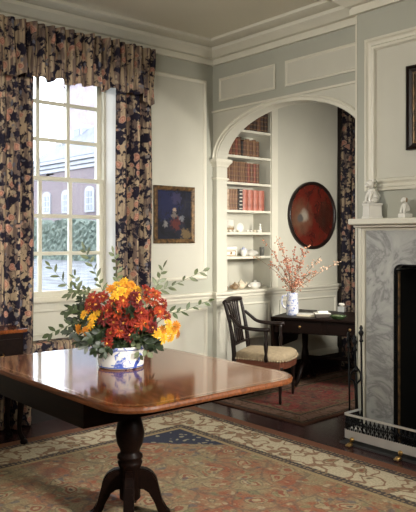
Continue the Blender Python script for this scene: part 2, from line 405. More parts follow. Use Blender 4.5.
# cornice following the walls
corn = [(0, 2.885), (0.030, 2.885), (0.034, 2.925), (0.024, 2.930), (0.024, 2.938), (0.055, 2.942), (0.085, 2.965), (0.115, 2.985), (0.12, 3.003), (0.112, 3.006), (0.112, 3.013), (0.155, 3.016), (0.19, 3.022), (0.215, 3.030), (0.22, 3.0495), (0, 3.0495)]
b = NB(); sweep_plan(b, [(0, -7.5), (0, 0), (1.706, 0), (1.706, -0.178), (3.5, -0.178), (3.5, 0), (7, 0)], corn); struct('trim_2', b, M_trim)
rail = [(0, 0.785), (0.012, 0.785), (0.016, 0.805), (0.030, 0.812), (0.032, 0.832), (0.046, 0.840), (0.052, 0.852), (0.052, 0.868), (0, 0.868)]
b = NB(); sweep_plan(b, [(0, -0.985), (0, 0), (AC-AA, 0), (AC-AA, 0.125), (0, 0.125), (0, YF), (0.35, YF)], rail); struct('trim_3', b, M_trim)
skirt = [(0, 0.0), (0.020, 0.0), (0.020, 0.135), (0, 0.135)]
skcap = [(0, 0.135), (0.022, 0.135), (0.022, 0.175), (0.010, 0.20), (0, 0.20)]
for nm, path in (('baseboard_left', [(0, -7.5), (0, 0), (AC-AA, 0), (AC-AA, 0.125), (0, 0.125), (0, YF), (2.05, YF)]),):
    b = NB(); sweep_plan(b, path, skirt); o = struct(nm, b, M_skirt)
    b = NB(); sweep_plan(b, path, skcap); struct('skirting_cap', b, M_trim, o)
# impost and necking of the arch pilaster
imp = [(0, 1.985), (0.008, 1.99), (0.014, 2.005), (0.028, 2.022), (0.034, 2.03), (0.034, 2.055), (0, 2.055)]
neck = [(0, 1.868), (0.010, 1.870), (0.014, 1.879), (0.010, 1.888), (0, 1.890)]
for nm, pf in (('trim_4', imp), ('trim_5', neck)):
    b = NB(); sweep_plan(b, [(0, 0), (AC-AA, 0), (AC-AA, 0.125), (0, 0.125)], pf)
    sweep_plan(b, [(AC+AA, 0.125), (AC+AA, 0), (1.706, 0)], pf); struct(nm, b, M_trim)
# archivolt moulding and string course
b = NB(); rings = []
for i in range(0, 49):
    a = pi*i/48; n = Vector((-cos(a)/AA, sin(a)/AB)).normalized(); p = Vector((AC-AA*cos(a), AS+0.025+(AB-0.025)*sin(a)))
    rings.append([Vector((p.x+n.x*o, -h, p.y+n.y*o)) for o, h in ((0.0, 0.0), (0.0, 0.010), (0.022, 0.012), (0.030, 0.022), (0.042, 0.018), (0.045, 0.0))])
ring_skin(b, rings, smooth=False); struct('trim_6', b, M_trim)
b = NB(); quad_box(b, 0.0, 1.706, -0.016, 0, 2.468, 2.484); struct('trim_7', b, M_trim)

# panels: raised field plus mitred moulding
PM = [(0, 0), (0.0, 0.012), (0.010, 0.020), (0.022, 0.016), (0.032, 0.006), (0.032, 0.0)]
PMS = [(0, 0), (0.0, 0.010), (0.012, 0.014), (0.022, 0.004), (0.022, 0)]
mpA = lambda a, z, h: Vector((h, a, z))
mpB = lambda a, z, h: Vector((a, -h, z))
mpC = lambda a, z, h: Vector((a, -0.178-h, z))
trimno = [8]
def panel(mp, a0, a1, z0, z1, prof=PM, fieldmat=None, base=0.0):
    f = NB(); P = [mp(a0, z0, base+0.003), mp(a1, z0, base+0.003), mp(a1, z1, base+0.003), mp(a0, z1, base+0.003)]
    Q = [mp(a0, z0, base), mp(a1, z0, base), mp(a1, z1, base), mp(a0, z1, base)]
    ring_skin(f, [Q, P], smooth=False)
    o = struct('trim_%d' % trimno[0], f, fieldmat or M_field); trimno[0] += 1
    g = NB(); frame_rect(g, a0, a1, z0, z1, [(p, base+h) for p, h in prof], mp); struct('panel_moulding', g, M_trim, o)
panel(mpA, -0.93, -0.085, 0.985, 2.745); panel(mpA, -0.93, -0.075, 0.30, 0.735)
panel(mpA, -3.2, -2.3, 0.985, 2.745); panel(mpA, -3.2, -2.3, 0.30, 0.735)
panel(mpA, 0.22, 0.72, 0.40, 0.745, PMS, base=0.0032); panel(mpA, 0.86, 1.72, 0.40, 0.745, PMS, base=0.0032)
panel(mpB, 0.094, 0.777, 2.556, 2.76, PMS, base=0.004); panel(mpB, 0.887, 1.68, 2.556, 2.76, PMS, base=0.004)
BM = [(0, 0), (0, 0.028), (0.018, 0.034), (0.028, 0.020), (0.045, 0.014), (0.060, 0.030), (0.074, 0.026), (0.082, 0.006), (0.082, 0)]
panel(mpC, 1.795, 3.42, 1.665, 2.69, BM)

# ------------------------------------------------------------------ window
WX = -0.15
Y0, Y1, Z0, Z1 = -1.875, -1.100, 0.945, 2.665     # glass opening
YC = (Y0+Y1)/2; PW = (Y1-Y0)/3; PH = (Z1-Z0)/6
b = NB()                                            # box frame and stool
for (p, q) in ((Y0-0.075, Y0-0.035), (Y1+0.035, Y1+0.075)): quad_box(b, WX-0.06, WX+0.025, p, q, 0.86, 2.72)
quad_box(b, WX-0.06, WX+0.025, Y0-0.035, Y1+0.035, 2.70, 2.72)
quad_box(b, WX-0.06, WX+0.045, Y0-0.075, Y1+0.075, 0.862, 0.900)
win = struct('window_1', b, M_white)
def sash(name, z0, z1, x, rail_b, rail_t):
    s = NB()
    quad_box(s, x-0.018, x+0.018, Y0-0.035, Y0, z0-rail_b, z1+rail_t); quad_box(s, x-0.018, x+0.018, Y1, Y1+0.035, z0-rail_b, z1+rail_t)
    quad_box(s, x-0.018, x+0.018, Y0, Y1, z0-rail_b, z0); quad_box(s, x-0.018, x+0.018, Y0, Y1, z1, z1+rail_t)
    for k in (1, 2): quad_box(s, x-0.013, x+0.013, Y0+PW*k-0.014, Y0+PW*k+0.014, z0, z1)
    for k in (1, 2): quad_box(s, x-0.0125, x+0.0125, Y0, Y1, z0+PH*k-0.014, z0+PH*k+0.014)
    o = link(name, s, M_white, win)
    g = NB(); quad_box(g, x-0.002, x+0.002, Y0, Y1, z0, z1); link('glass_panes', g, M_glass, o)
    return o
zm = Z0+3*PH
sash('lower_sash', Z0, zm-0.015, WX, 0.045, 0.030); up = sash('upper_sash', zm+0.015, Z1, WX-0.038, 0.030, 0.035)
b = NB(); sphere(b, (WX+0.0, YC-0.06, zm+0.027), 0.016, sz=0.8); tube(b, [(WX, YC-0.06, zm+0.03), (WX+0.015, YC-0.02, zm+0.036)], 0.006); link('sash_catch', b, M_iron, win)
# reveal: splayed shutter cases, apron panel below, soffit
b = NB()
for ys, s in ((Y1, 1), (Y0, -1)):
    prism(b, [(WX+0.0, ys+s*0.045), (0.0, ys+s*0.105), (0.0, ys+s*0.125), (WX-0.06, ys+s*0.125), (WX-0.06, ys+s*0.045)], 0.46, 2.72, 'z')
quad_box(b, WX-0.06, 0, Y0-0.13, Y1+0.13, 2.70, 2.73); struct('trim_30', b, solid('daylit_shutter_paint', (0.76, 0.76, 0.74), 0.4, var=0.02))  # paint whitened so its colour carries the daylight on the reveal
b = NB(); quad_box(b, WX-0.06, WX-0.02, Y0-0.09, Y1+0.09, 0.44, 0.87)
frame_rect(b, Y0-0.03, Y1+0.03, 0.60, 0.80, PMS, lambda a, z, h: Vector((WX-0.02+h, a, z))); struct('trim_31', b, M_field)
b = NB(); quad_box(b, WX-0.06, 0.03, Y0-0.115, Y1+0.115, 0.462, 0.500); quad_box(b, 0.0, 0.022, Y0-0.115, Y1+0.115, 0.44, 0.462); struct('trim_32', b, M_trim)
b = NB(); rbox(b, WX-0.015, 0.015, Y0-0.05, Y1+0.06, 0.500, 0.575, 0.02, 3)
tag(link('seat_cushion', b, M_chintz, None, True), 'flat floral cushion lying on the window seat', 'cushion')

# ------------------------------------------------------------------ outside the window
GY = 21.0
b = NB(); quad_box(b, -90, -0.8, -60, 60, -0.6, -0.02); struct('ground', b, solid('pale_paving', (0.075, 0.08, 0.092), 0.8, var=0.8, scale=1.6))
def m_brick():
    m, nt, bb = mat_base('hazed_brick', 0.85, 0, 0.2)
    v = coords(nt, (1, 1, 1), rot=(pi/2, 0, 0)); br = N(nt, 'ShaderNodeTexBrick'); br.inputs['Scale'].default_value = 4
    br.inputs['Color1'].default_value = (0.165, 0.135, 0.145, 1); br.inputs['Color2'].default_value = (0.14, 0.112, 0.124, 1); br.inputs['Mortar'].default_value = (0.19, 0.17, 0.18, 1)  # brick tones raised, outdoor haze put into the colour
    nt.links.new(v, br.inputs['Vector']); nt.links.new(br.outputs['Color'], bb.inputs['Base Color']); return m
M_brick = m_brick()
M_slate = solid('blue_grey_slate', (0.085, 0.094, 0.122), 0.6, var=0.2, scale=1)
M_hw = solid('white_house_paint', (0.27, 0.28, 0.31), 0.6, var=0.03)
M_hglass = solid('dull_house_glass', (0.10, 0.115, 0.14), 0.2)
hx0, hx1 = onY(33, 165, GY).x, -22.0
ze = onY(70, 160, GY).z
H = thing('exterior_house', 'brick house with slate roof and white windows seen through the sash window', 'house', ((hx0+hx1)/2, GY+4, -0.02))
HL = Vector(H.location)
def hb(*a): quad_box(hbm, *a)
hbm = NB(); hb(hx0-HL.x, hx1-HL.x, GY-HL.y, GY+9-HL.y, 0, ze-HL.z); link('brick_wall', hbm, M_brick, H)
hbm = NB()
for k, (dz, dp) in enumerate(((-0.75, 0.12), (-0.45, 0.25), (-0.15, 0.45))): hb(hx0-HL.x-dp, hx1-HL.x+dp, GY-HL.y-dp, GY+9-HL.y+dp, ze+dz-HL.z, ze+dz+0.26-HL.z)
link('eaves_cornice', hbm, M_hw, H)
zr = ze+4.3; hbm = NB()
base = [Vector((hx0-HL.x-.5, GY-HL.y-.5, ze+.1-HL.z)), Vector((hx1-HL.x+.5, GY-HL.y-.5, ze+.1-HL.z)), Vector((hx1-HL.x+.5, GY+9.5-HL.y, ze+.1-HL.z)), Vector((hx0-HL.x-.5, GY+9.5-HL.y, ze+.1-HL.z))]
rx0 = hx0+6.5
v = [hbm.verts.new(p) for p in base]+[hbm.verts.new((rx0-HL.x, GY+4.5-HL.y, zr-HL.z)), hbm.verts.new((hx1-5-HL.x, GY+4.5-HL.y, zr-HL.z))]
for f in ((0, 1, 5, 4), (1, 2, 5), (2, 3, 4, 5), (3, 0, 4), (3, 2, 1, 0)): hbm.faces.new([v[i] for i in f])
link('slate_roof', hbm, M_slate, H)
for u, vt, vb_, w in ((47.5, 192, 214, 0.62), (67, 190, 213, 0.62), (90.5, 186, 212, 0.62), (28, 196, 214, 0.62)):
    c = onY(u, vt, GY); zb = onY(u, vb_, GY).z
    hbm = NB(); arch = [(c.x-w-HL.x, zb-HL.z)]+[(c.x-HL.x-w*cos(pi*i/10), c.z-0.35-HL.z+0.35*sin(pi*i/10)) for i in range(11)]+[(c.x+w-HL.x, zb-HL.z)]
    prism(hbm, arch, GY-HL.y-0.12, GY-HL.y+0.05, 'y'); wn = link('house_window', hbm, M_hw, H)
    hbm = NB()
    for i in (0, 1):
        for j in range(3): hb(c.x-HL.x-w*0.72+i*w*0.76, c.x-HL.x-w*0.72+i*w*0.76+w*0.62, GY-HL.y-0.14, GY-HL.y-0.10, zb-HL.z+0.12+j*(c.z-zb-0.4)/3, zb-HL.z+0.12+(j+0.85)*(c.z-zb-0.4)/3)
    link('house_pane', hbm, M_hglass, wn)
for u, v0, v1, w, yy in ((58.5, 143, 153, 0.55, GY+1.2), (77, 128, 141, 0.75, GY+2.2)):
    c = onY(u, v0, yy); c1 = onY(u, v1, yy)
    hbm = NB(); prism(hbm, [(c.x-w-HL.x, c1.z-HL.z), (c.x+w-HL.x, c1.z-HL.z), (c.x+w-HL.x, c.z-HL.z), (c.x-HL.x, c.z+0.35-HL.z), (c.x-w-HL.x, c.z-HL.z)], yy-HL.y, yy+3-HL.y, 'y'); dm = link('dormer', hbm, M_hw, H)
    hbm = NB(); hb(c.x-w*.6-HL.x, c.x+w*.6-HL.x, yy-.03-HL.y, yy-HL.y, c1.z+.15-HL.z, c.z-.08-HL.z); link('dormer_pane', hbm, M_hglass, dm)
c = onY(74, 84, GY+5); c1 = onY(96, 84, GY+5)
hbm = NB(); hb(c.x-HL.x, c1.x-HL.x, GY+4-HL.y, GY+5.5-HL.y, zr-2-HL.z, c.z-HL.z); hb(c.x-.15-HL.x, c1.x+.15-HL.x, GY+3.85-HL.y, GY+5.65-HL.y, c.z-.45-HL.z, c.z-.15-HL.z); link('chimney_stack', hbm, solid('hazed_chimney_brick', (0.25, 0.21, 0.23), 0.85, var=0.15, scale=2), H)  # stack brick lightened further, distance haze painted into it
# clipped hedge in front of it
def m_hedge():
    m, nt, bb = mat_base('clipped_box_hedge', 0.7); v = coords(nt)
    nt.links.new(ramp(nt, noise(nt, v, 5, 5, 0.75), [(0.32, (0.03, 0.045, 0.035)), (0.55, (0.075, 0.10, 0.08)), (0.72, (0.15, 0.18, 0.155))]), bb.inputs['Base Color']); return m
b = NB(); bmesh.ops.create_grid(b, x_segments=2, y_segments=2, size=1); b.clear()
hy = 16.6; ha, hc = onY(20, 220, hy), onY(110, 216, hy)
nx, nz = 120, 14; rings = []
for i in range(nx+1):
    x = ha.x-3+(hc.x-ha.x+8)*i/nx; top = 2.42+0.10*sin(x*1.3)+random.uniform(-.10, .10); ring = []
    for j in range(nz+1): ring.append(Vector((x, hy+random.uniform(-.10, .10), -0.02+(top)*j/nz)))
    for j in range(nz+1): ring.append(Vector((x, hy+1.2+random.uniform(-.1, .1), -0.02+(top)*(nz-j)/nz)))
    rings.append(ring)
ring_skin(b, rings, smooth=False)
tag(link('hedge', b, m_hedge(), None), 'clipped green hedge in front of the brick house outside', 'hedge')

# ------------------------------------------------------------------ curtains
def curtain(name, label, y0, y1, xb, z0, z1, folds, amp, mat, seed, group=None, axis='x', swell=0.0, bottom=None, cat='curtain', thick=0.006, ret=0.0):
    rnd = random.Random(seed); n = folds*14; ph = [rnd.uniform(-.7, .7) for _ in range(folds+2)]; am = [rnd.uniform(.55, 1.15) for _ in range(folds+2)]
    nz = 26; b = NB(); R = []
    for j in range(nz+1):
        t = j/nz; row = []
        for i in range(n+1):
            s = i/n; k = s*folds; q = int(k); fr = k-q
            off = am[q]*(0.5-0.5*cos(2*pi*fr))+0.25*sin(k*2.3+t*2+ph[q])
            gath = 0.55+0.45*min(1, (1-t)*5+0.0) if bottom is None else 1
            y = y0+(y1-y0)*s + 0.006*sin(7*t+k)
            zb = z0 if bottom is None else z0+bottom(s)
            z = zb+(z1-zb)*t
            x = xb+amp*off*gath+swell*sin(pi*t)
            if ret:
                e = min(s, 1-s)
                if e < 0.03: x = xb-ret*(1-e/0.03)+amp*off*(e/0.03)
            row.append((x, y, z) if axis == 'x' else (y, x, z))
        R.append([b.verts.new(p) for p in row])
    for j in range(nz):
        for i in range(n):
            f = b.faces.new((R[j][i], R[j][i+1], R[j+1][i+1], R[j+1][i])); f.smooth = True
    o = link(name, b, mat); tag(o, label, cat, group)
    md = o.modifiers.new('cloth', 'SOLIDIFY'); md.thickness = thick; md.offset = 0
    return o
curtain('curtain', 'long floral chintz curtain at the left edge of the sash window', -2.30, -1.765, 0.055, 0.02, 2.80, 5, 0.085, M_chintz, 3)
curtain('curtain', 'long floral chintz curtain between the sash window and the small painting', -1.075, -0.735, 0.055, 0.02, 2.80, 3, 0.085, M_chintz, 8)
def scal(s): return 0.03*abs(sin(s*pi*7.5))-0.02+(-0.05 if s > 0.90 else 0)+0.012*sin(s*71)
curtain('valance', 'gathered floral chintz valance hung across the head of the sash window', -2.42, -0.752, 0.195, 2.470, 2.852, 22, 0.055, M_chintz_v, 5, bottom=scal, cat='valance', ret=0.19)
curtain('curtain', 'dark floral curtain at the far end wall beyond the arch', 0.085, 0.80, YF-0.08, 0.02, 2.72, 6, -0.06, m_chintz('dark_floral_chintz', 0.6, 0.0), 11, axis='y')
b = NB(); rbox(b, 0.004, 0.055, YF-0.05, YF, 0.0, 2.75, 0.006); struct('trim_33', b, M_ebony)

# ------------------------------------------------------------------ bookcase niche
NX = -0.24
BC = thing('bookcase', 'built-in white bookcase in the wall niche left of the round lacquer tray', 'bookcase', (0, 0.45, 0.845))
def bpart(name, x0, x1, y0, y1, z0, z1, m=M_trim):
    t = NB(); quad_box(t, x0, x1, y0-0.45, y1-0.45, z0-0.845, z1-0.845); return link(name, t, m, BC)
bpart('back_panel', NX-0.02, NX, 0.129, 0.749, 0.846, 2.799, M_field)
bpart('side_panel', NX, -0.002, 0.129, 0.140, 0.846, 2.799, M_field); bpart('side_panel', NX, -0.002, 0.738, 0.749, 0.846, 2.799, M_field)
bpart('face_stile', 0.0, 0.012, 0.745, 0.83, 0.87, 2.799)
SH = [0.869, 1.178, 1.404, 1.609, 1.867, 2.117, 2.363, 2.62]
for z in SH: bpart('shelf', NX, -0.002 if z > 0.9 else 0.0, 0.140, 0.738, z-0.022, z)

def book(y, w, h, dpt, mat, z, label, group, lean=0.0, bands=3, bandmat=None):
    t = thing('book', label, 'book', (-0.03, y+w/2, z), 0, group); t.rotation_euler = (lean, 0, 0)
    bm = NB(); sp = [(0.0-dpt, -w/2), (0.0, -w/2)]+[(0.010*sin(pi*i/6), -w/2+w*i/6) for i in range(1, 6)]+[(0.0, w/2), (-dpt, w/2)]
    prism(bm, sp, 0, h, 'z'); link('cover', bm, mat, t)
    return t
def leather(n, c, tool=(0.30, 0.18, 0.07), gap=0.042, amt=0.34):
    m, nt, bb = mat_base(n, 0.5); v = coords(nt); s_ = N(nt, 'ShaderNodeSeparateXYZ'); nt.links.new(v, s_.inputs[0])
    col = ramp(nt, noise(nt, v, 25, 4), [(0.3, tuple(x*0.7 for x in c)), (0.7, tuple(x*1.3 for x in c))])
    ph = mth(nt, 'FRACT', mth(nt, 'DIVIDE', s_.outputs[2], gap)); f = ramp(nt, ph, [(0.30, (0, 0, 0)), (0.40, (amt,)*3), (0.58, (amt,)*3), (0.68, (0, 0, 0))])
    sp_ = mth(nt, 'MULTIPLY', mth(nt, 'GREATER_THAN', s_.outputs[0], -0.002), f)
    nt.links.new(mixc(nt, sp_, col, tool), bb.inputs['Base Color']); return m
L_brown = leather('brown_calf', (0.105, 0.045, 0.026)); L_dark = leather('dark_calf', (0.03, 0.013, 0.010)); L_red = leather('red_morocco', (0.17, 0.045, 0.028))
L_salm = leather('faded_red_cloth', (0.36, 0.12, 0.08), (0.25, 0.06, 0.04), 0.09, 0.4); L_tan = leather('tan_calf', (0.17, 0.085, 0.045)); L_cream = leather('vellum', (0.40, 0.29, 0.21), (0.2, 0.12, 0.07), 0.06, 0.5); L_blk = leather('black_leather', (0.012, 0.008, 0.008), amt=0.15); L_bwb = leather('black_leather_white_bands', (0.012, 0.008, 0.008), (0.55, 0.50, 0.42), 0.034, 1.0)
def row(z, spec, y=0.145):
    for (w, h, m, label, grp, bands, bmat) in spec:
        book(y, w-0.0025, h, 0.15, m, z+0.0004, label, grp, 0, bands, bmat); y += w
R4, R3, R2, R1 = SH[3], SH[4], SH[5], SH[6]
sp4 = [(0.032, 0.195, L_blk, 'black book at the left end of the tall lower book row', None, 2, M_gold),
       (0.052, 0.190, L_cream, 'pale vellum-bound book near the left of the tall lower book row', None, 3, L_tan)]
sp4 += [(0.034, 0.195, L_tan, 'narrow tan book beside the pale vellum book, lower book row', 'three narrow tan books on the lower book row', 5, L_cream)]*3
sp4 += [(0.026, 0.190, L_blk, 'slim black book before the white-banded one, lower book row', None, 1, M_gold),
        (0.040, 0.200, L_bwb, 'black book with white spine bands in the tall lower book row', None, 6, M_porc)]
sp4 += [(0.072, 0.195, L_salm, 'thick faded red book at the right of the tall lower book row', 'four faded red books on the lower book row', 2, L_red)]*4
row(R4, sp4)
sp3 = [(0.031, 0.195, L_tan if k % 3 else L_brown, 'narrow brown calf book in the left two thirds of the middle book row', 'uniform brown books on the middle book row', 5, M_gold) for k in range(10)]
sp3 += [(0.040, 0.190, L_red if k % 2 == 0 else L_brown, 'reddish leather book at the right of the middle book row', 'reddish books on the middle book row', 4, M_gold) for k in range(4)]
row(R3, sp3)
sp2 = [(0.038, 0.150+0.012*(k % 3), L_brown if k % 2 else L_red, 'red-brown leather book at the left of the second book row from the top', 'red-brown books left on the second row', 3, M_gold) for k in range(6)]
sp2 += [(0.030, 0.14, L_blk, 'short black book dividing the second book row from the top', None, 2, M_gold)]
sp2 += [(0.042, 0.155+0.01*(k % 2), L_tan if k in (1, 3) else L_brown, 'gilt-tooled brown book at the right of the second book row from the top', 'gilt brown books right on the second row', 4, M_gold) for k in range(5)]
row(R2, sp2)
sp1 = [(0.048, 0.19-0.012*(k % 2), L_dark if k % 3 else L_brown, 'dark brown book on the topmost visible shelf under the arch', 'dark books on the topmost shelf', 3, L_brown) for k in range(9)]
row(R1, sp1, 0.30)

# small ornaments on the lower three shelves
def xin(u, x): # y on plane x for a pixel column
    r = FWD+RGT*((u-208)/FPX); t = (x-CAM.x)/r.x; return CAM.y+t*r.y
def m_scene():
    m, nt, bb = mat_base('painted_landscape_porcelain', 0.2); v = coords(nt); s = N(nt, 'ShaderNodeSeparateXYZ'); nt.links.new(v, s.inputs[0])
    f = mth(nt, 'ADD', mth(nt, 'MULTIPLY', s.outputs[2], 9), mth(nt, 'MULTIPLY', noise(nt, v, 40, 3), 0.5))
    nt.links.new(ramp(nt, f, [(0.30, (0.60, 0.56, 0.46)), (0.48, (0.25, 0.15, 0.07)), (0.62, (0.40, 0.35, 0.25)), (0.8, (0.62, 0.60, 0.54))]), bb.inputs['Base Color']); return m
M_scene = m_scene()
z = SH[2]+0.0005
y = 0.262; t = thing('porcelain_mug', 'white porcelain mug painted with a landscape on the ornament shelf under the books', 'mug', (-0.10, y, z))
b = NB(); lathe(b, [(0.062, 0), (0.065, 0.004), (0.065, 0.106), (0.067, 0.112), (0.060, 0.112), (0.059, 0.006)], 24); link('mug_body', b, M_scene, t)
b = NB(); tube(b, [(-0.02, 0.058, 0.090), (-0.02, 0.090, 0.086), (-0.02, 0.098, 0.056), (-0.02, 0.090, 0.028), (-0.02, 0.058, 0.022)], 0.008, 8, 5); link('mug_handle', b, M_porc, t)
y = 0.415; t = thing('upright_saucer', 'white saucer standing on edge beside the landscape mug', 'saucer', (-0.10, y, z))
b = NB(); Mx = Matrix.Translation((0.0, 0, 0.0455)) @ Matrix.Rotation(pi/2, 4, 'Y'); lathe(b, [(0.018, 0.0), (0.018, 0.004), (0.043, 0.012), (0.045, 0.016), (0.040, 0.015), (0.016, 0.007)], 24, M=Mx); link('saucer_dish', b, M_porc, t)
for k, yy in enumerate((0.19, 0.235, 0.285, 0.335, 0.455, 0.505, 0.55, 0.60)):
    b = NB(); 
    if k % 2: sphere(b, (0, 0, 0.0116), 0.015, 1, 1.15, 0.78)
    else: lathe(b, [(0.009, 0), (0.011, 0.003), (0.016, 0.018), (0.017, 0.022), (0.013, 0.020)], 14)
    o = link('sea_shell' if k % 2 else 'thimble_cup', b, M_porc if k % 3 else M_page); o.location = (-0.030, yy, z)
    if k % 2: tag(o, 'small rounded white shell in the front row of the ornament shelf', 'shell', 'small shells on the ornament shelf')
    else: tag(o, 'tiny pale cup in the front row of the ornament shelf', 'cup', 'tiny cups on the ornament shelf')
def figurine(name, label, loc, h, mat):
    t = thing(name, label, 'figurine', loc); b = NB(); lathe(b, [(0.24*h, 0), (0.24*h, 0.08*h), (0.18*h, 0.1*h)], 14); link('plinth', b, mat, t)
    b = NB(); lathe(b, [(0.16*h, 0.1*h), (0.2*h, 0.25*h), (0.12*h, 0.5*h), (0.15*h, 0.66*h), (0.06*h, 0.76*h)], 12); link('figure_body', b, mat, t)
    b = NB(); sphere(b, (0, 0, 0.87*h), 0.12*h); link('figure_head', b, mat, t); return t
figurine('figurine', 'small pale standing figurine at the right end of the ornament shelf under the books', (-0.08, 0.675, z), 0.085, M_porc)
z = SH[1]+0.0005
t = thing('trinket_box', 'cream box with gilt decoration at the left of the middle ornament shelf', 'box', (-0.09, 0.268, z))
b = NB(); rbox(b, -0.04, 0.04, -0.075, 0.075, 0, 0.062, 0.006); link('box_body', b, M_porc, t)
b = NB(); rbox(b, -0.042, 0.042, -0.077, 0.077, 0.062, 0.092, 0.008); link('box_lid', b, M_porc, t)
b = NB(); frame_rect(b, -0.06, 0.06, 0.008, 0.054, [(0, 0), (0, 0.002), (0.006, 0.002), (0.006, 0)], lambda a, zz, h: Vector((0.0402+h, a, zz))); sphere(b, (0.041, 0, 0.031), 0.012, 0.3); link('gilt_mount', b, M_gold, t)
t = thing('lidded_cup', 'white lidded cup beside the cream gilt box on the middle ornament shelf', 'cup', (-0.05, 0.425, z))
b = NB(); lathe(b, [(0.018, 0), (0.020, 0.006), (0.036, 0.03), (0.038, 0.055)], 18); link('cup_body', b, M_porc, t)
b = NB(); lathe(b, [(0.039, 0.055), (0.030, 0.072), (0.008, 0.08), (0.010, 0.088), (0.001, 0.092)], 18); link('cup_lid', b, M_bw2, t)
def tureen(label, loc, s, mat):
    t = thing('tureen', label, 'tureen', loc)
    b = NB(); lathe(b, [(0.030*s, 0), (0.032*s, 0.006*s), (0.052*s, 0.022*s), (0.056*s, 0.042*s)], 20, sy=1.35); link('bowl', b, mat, t)
    b = NB(); lathe(b, [(0.058*s, 0.042*s), (0.045*s, 0.058*s), (0.012*s, 0.066*s), (0.013*s, 0.076*s), (0.001, 0.080*s)], 20, sy=1.35); link('lid', b, mat, t)
    b = NB()
    for q in (-1, 1): tube(b, [(0, q*0.070*s, 0.036*s), (0, q*0.094*s, 0.036*s), (0, q*0.090*s, 0.022*s), (0, q*0.066*s, 0.020*s)], 0.006*s, 6, 4)
    link('handles', b, mat, t)
tureen('small white lidded tureen on the middle ornament shelf', (-0.06, 0.545, z), 0.85, M_porc)
t = thing('glass_beaker', 'small dark glass beaker at the right of the middle ornament shelf', 'glass', (-0.05, 0.67, z))
b = NB(); lathe(b, [(0.022, 0), (0.024, 0.085), (0.022, 0.085), (0.02, 0.006)], 16); link('beaker_body', b, solid('smoky_glass', (0.10, 0.10, 0.09), 0.1), t)
z = SH[0]+0.0005
M_bronze = solid('gilt_bronze_brown', (0.24, 0.16, 0.09), 0.35, var=0.4, scale=40)
t = thing('lidded_jar', 'small brown lidded jar at the left end of the lowest ornament shelf', 'jar', (-0.06, 0.20, z)); b = NB(); lathe(b, [(0.02, 0), (0.03, 0.018), (0.026, 0.036)], 16); link('jar_body', b, M_bronze, t); b = NB(); lathe(b, [(0.026, 0.036), (0.012, 0.046), (0.001, 0.054)], 14); link('jar_lid', b, M_porc, t)
def teapot(label, loc, s, mat):
    t = thing('teapot', label, 'teapot', loc)
    b = NB(); lathe(b, [(0.024*s, 0), (0.042*s, 0.018*s), (0.044*s, 0.036*s), (0.028*s, 0.058*s)], 18); link('pot_body', b, mat, t)
    b = NB(); lathe(b, [(0.029*s, 0.058*s), (0.018*s, 0.066*s), (0.007*s, 0.072*s), (0.008*s, 0.082*s), (0.001, 0.085*s)], 14); link('pot_lid', b, mat, t)
    b = NB(); tube(b, [(0, 0.038*s, 0.022*s), (0, 0.062*s, 0.034*s), (0, 0.072*s, 0.058*s)], [0.010*s, 0.007*s, 0.005*s], 8, 4); link('spout', b, mat, t)
    b = NB(); tube(b, [(0, -0.040*s, 0.046*s), (0, -0.068*s, 0.046*s), (0, -0.066*s, 0.020*s), (0, -0.042*s, 0.016*s)], 0.005*s, 8, 4); link('handle', b, mat, t)
teapot('small brown teapot on the lowest ornament shelf beside the lidded jar', (-0.05, 0.315, z), 0.85, M_bronze)
teapot('larger cream teapot in the middle of the lowest ornament shelf', (-0.09, 0.43, z), 1.05, M_page)
tureen('squat cream tureen right of the teapots on the lowest ornament shelf', (-0.05, 0.58, z), 0.95, M_porc)
t = thing('shallow_dish', 'shallow pale dish at the right end of the lowest ornament shelf', 'dish', (-0.02+0.0, 0.69, z)); b = NB(); lathe(b, [(0.02, 0), (0.022, 0.004), (0.042, 0.014), (0.043, 0.017), (0.02, 0.008)], 20); link('dish_body', b, M_porc, t); t.location.x = -0.055

# round lacquer tray on the wall
def m_lacq():
    m, nt, bb = mat_base('red_lacquer', 0.22, 0, 0.5, 0.4); v = coords(nt)
    c = ramp(nt, noise(nt, v, 6, 4, 0.6, 0.6), [(0.35, (0.045, 0.008, 0.006)), (0.55, (0.105, 0.013, 0.008)), (0.7, (0.055, 0.018, 0.010))])
    def blob(p, r, col, c, soft=0.5, amt=1.0):
        d = N(nt, 'ShaderNodeVectorMath', operation='DISTANCE'); nt.links.new(v, d.inputs[0]); d.inputs[1].default_value = p
        q = mth(nt, 'ADD', d.outputs['Value'], mth(nt, 'MULTIPLY', mth(nt, 'SUBTRACT', noise(nt, v, 14, 3), 0.5), r*1.2))
        f = ramp(nt, mth(nt, 'DIVIDE', q, r*2), [(0.5-0.3*soft, (amt,)*3), (0.5+0.3*soft, (0, 0, 0))]); return mixc(nt, f, c, col)
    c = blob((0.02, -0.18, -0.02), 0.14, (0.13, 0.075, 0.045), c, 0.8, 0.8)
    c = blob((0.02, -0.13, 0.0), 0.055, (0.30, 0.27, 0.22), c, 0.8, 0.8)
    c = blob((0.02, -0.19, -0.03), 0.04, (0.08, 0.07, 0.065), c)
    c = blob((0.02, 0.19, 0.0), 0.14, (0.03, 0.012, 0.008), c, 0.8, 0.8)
    nt.links.new(c, bb.inputs['Base Color']); return m
t = thing('lacquer_tray', 'large round red lacquer tray with black rim hung on the far wall', 'tray', (0.002, 1.335, 1.58))
My = Matrix.Rotation(pi/2, 4, 'Y')
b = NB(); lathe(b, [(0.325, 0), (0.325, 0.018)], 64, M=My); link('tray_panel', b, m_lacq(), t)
b = NB(); rings = []
for i in range(65):
    a = 2*pi*i/64; rings.append([Vector((h, r*cos(a)*1.03, r*sin(a)*0.985)) for r, h in ((0.318, 0.0), (0.318, 0.022), (0.335, 0.038), (0.350, 0.034), (0.350, 0.0))])
ring_skin(b, rings, cap=False); link('tray_rim', b, M_ebony, t)

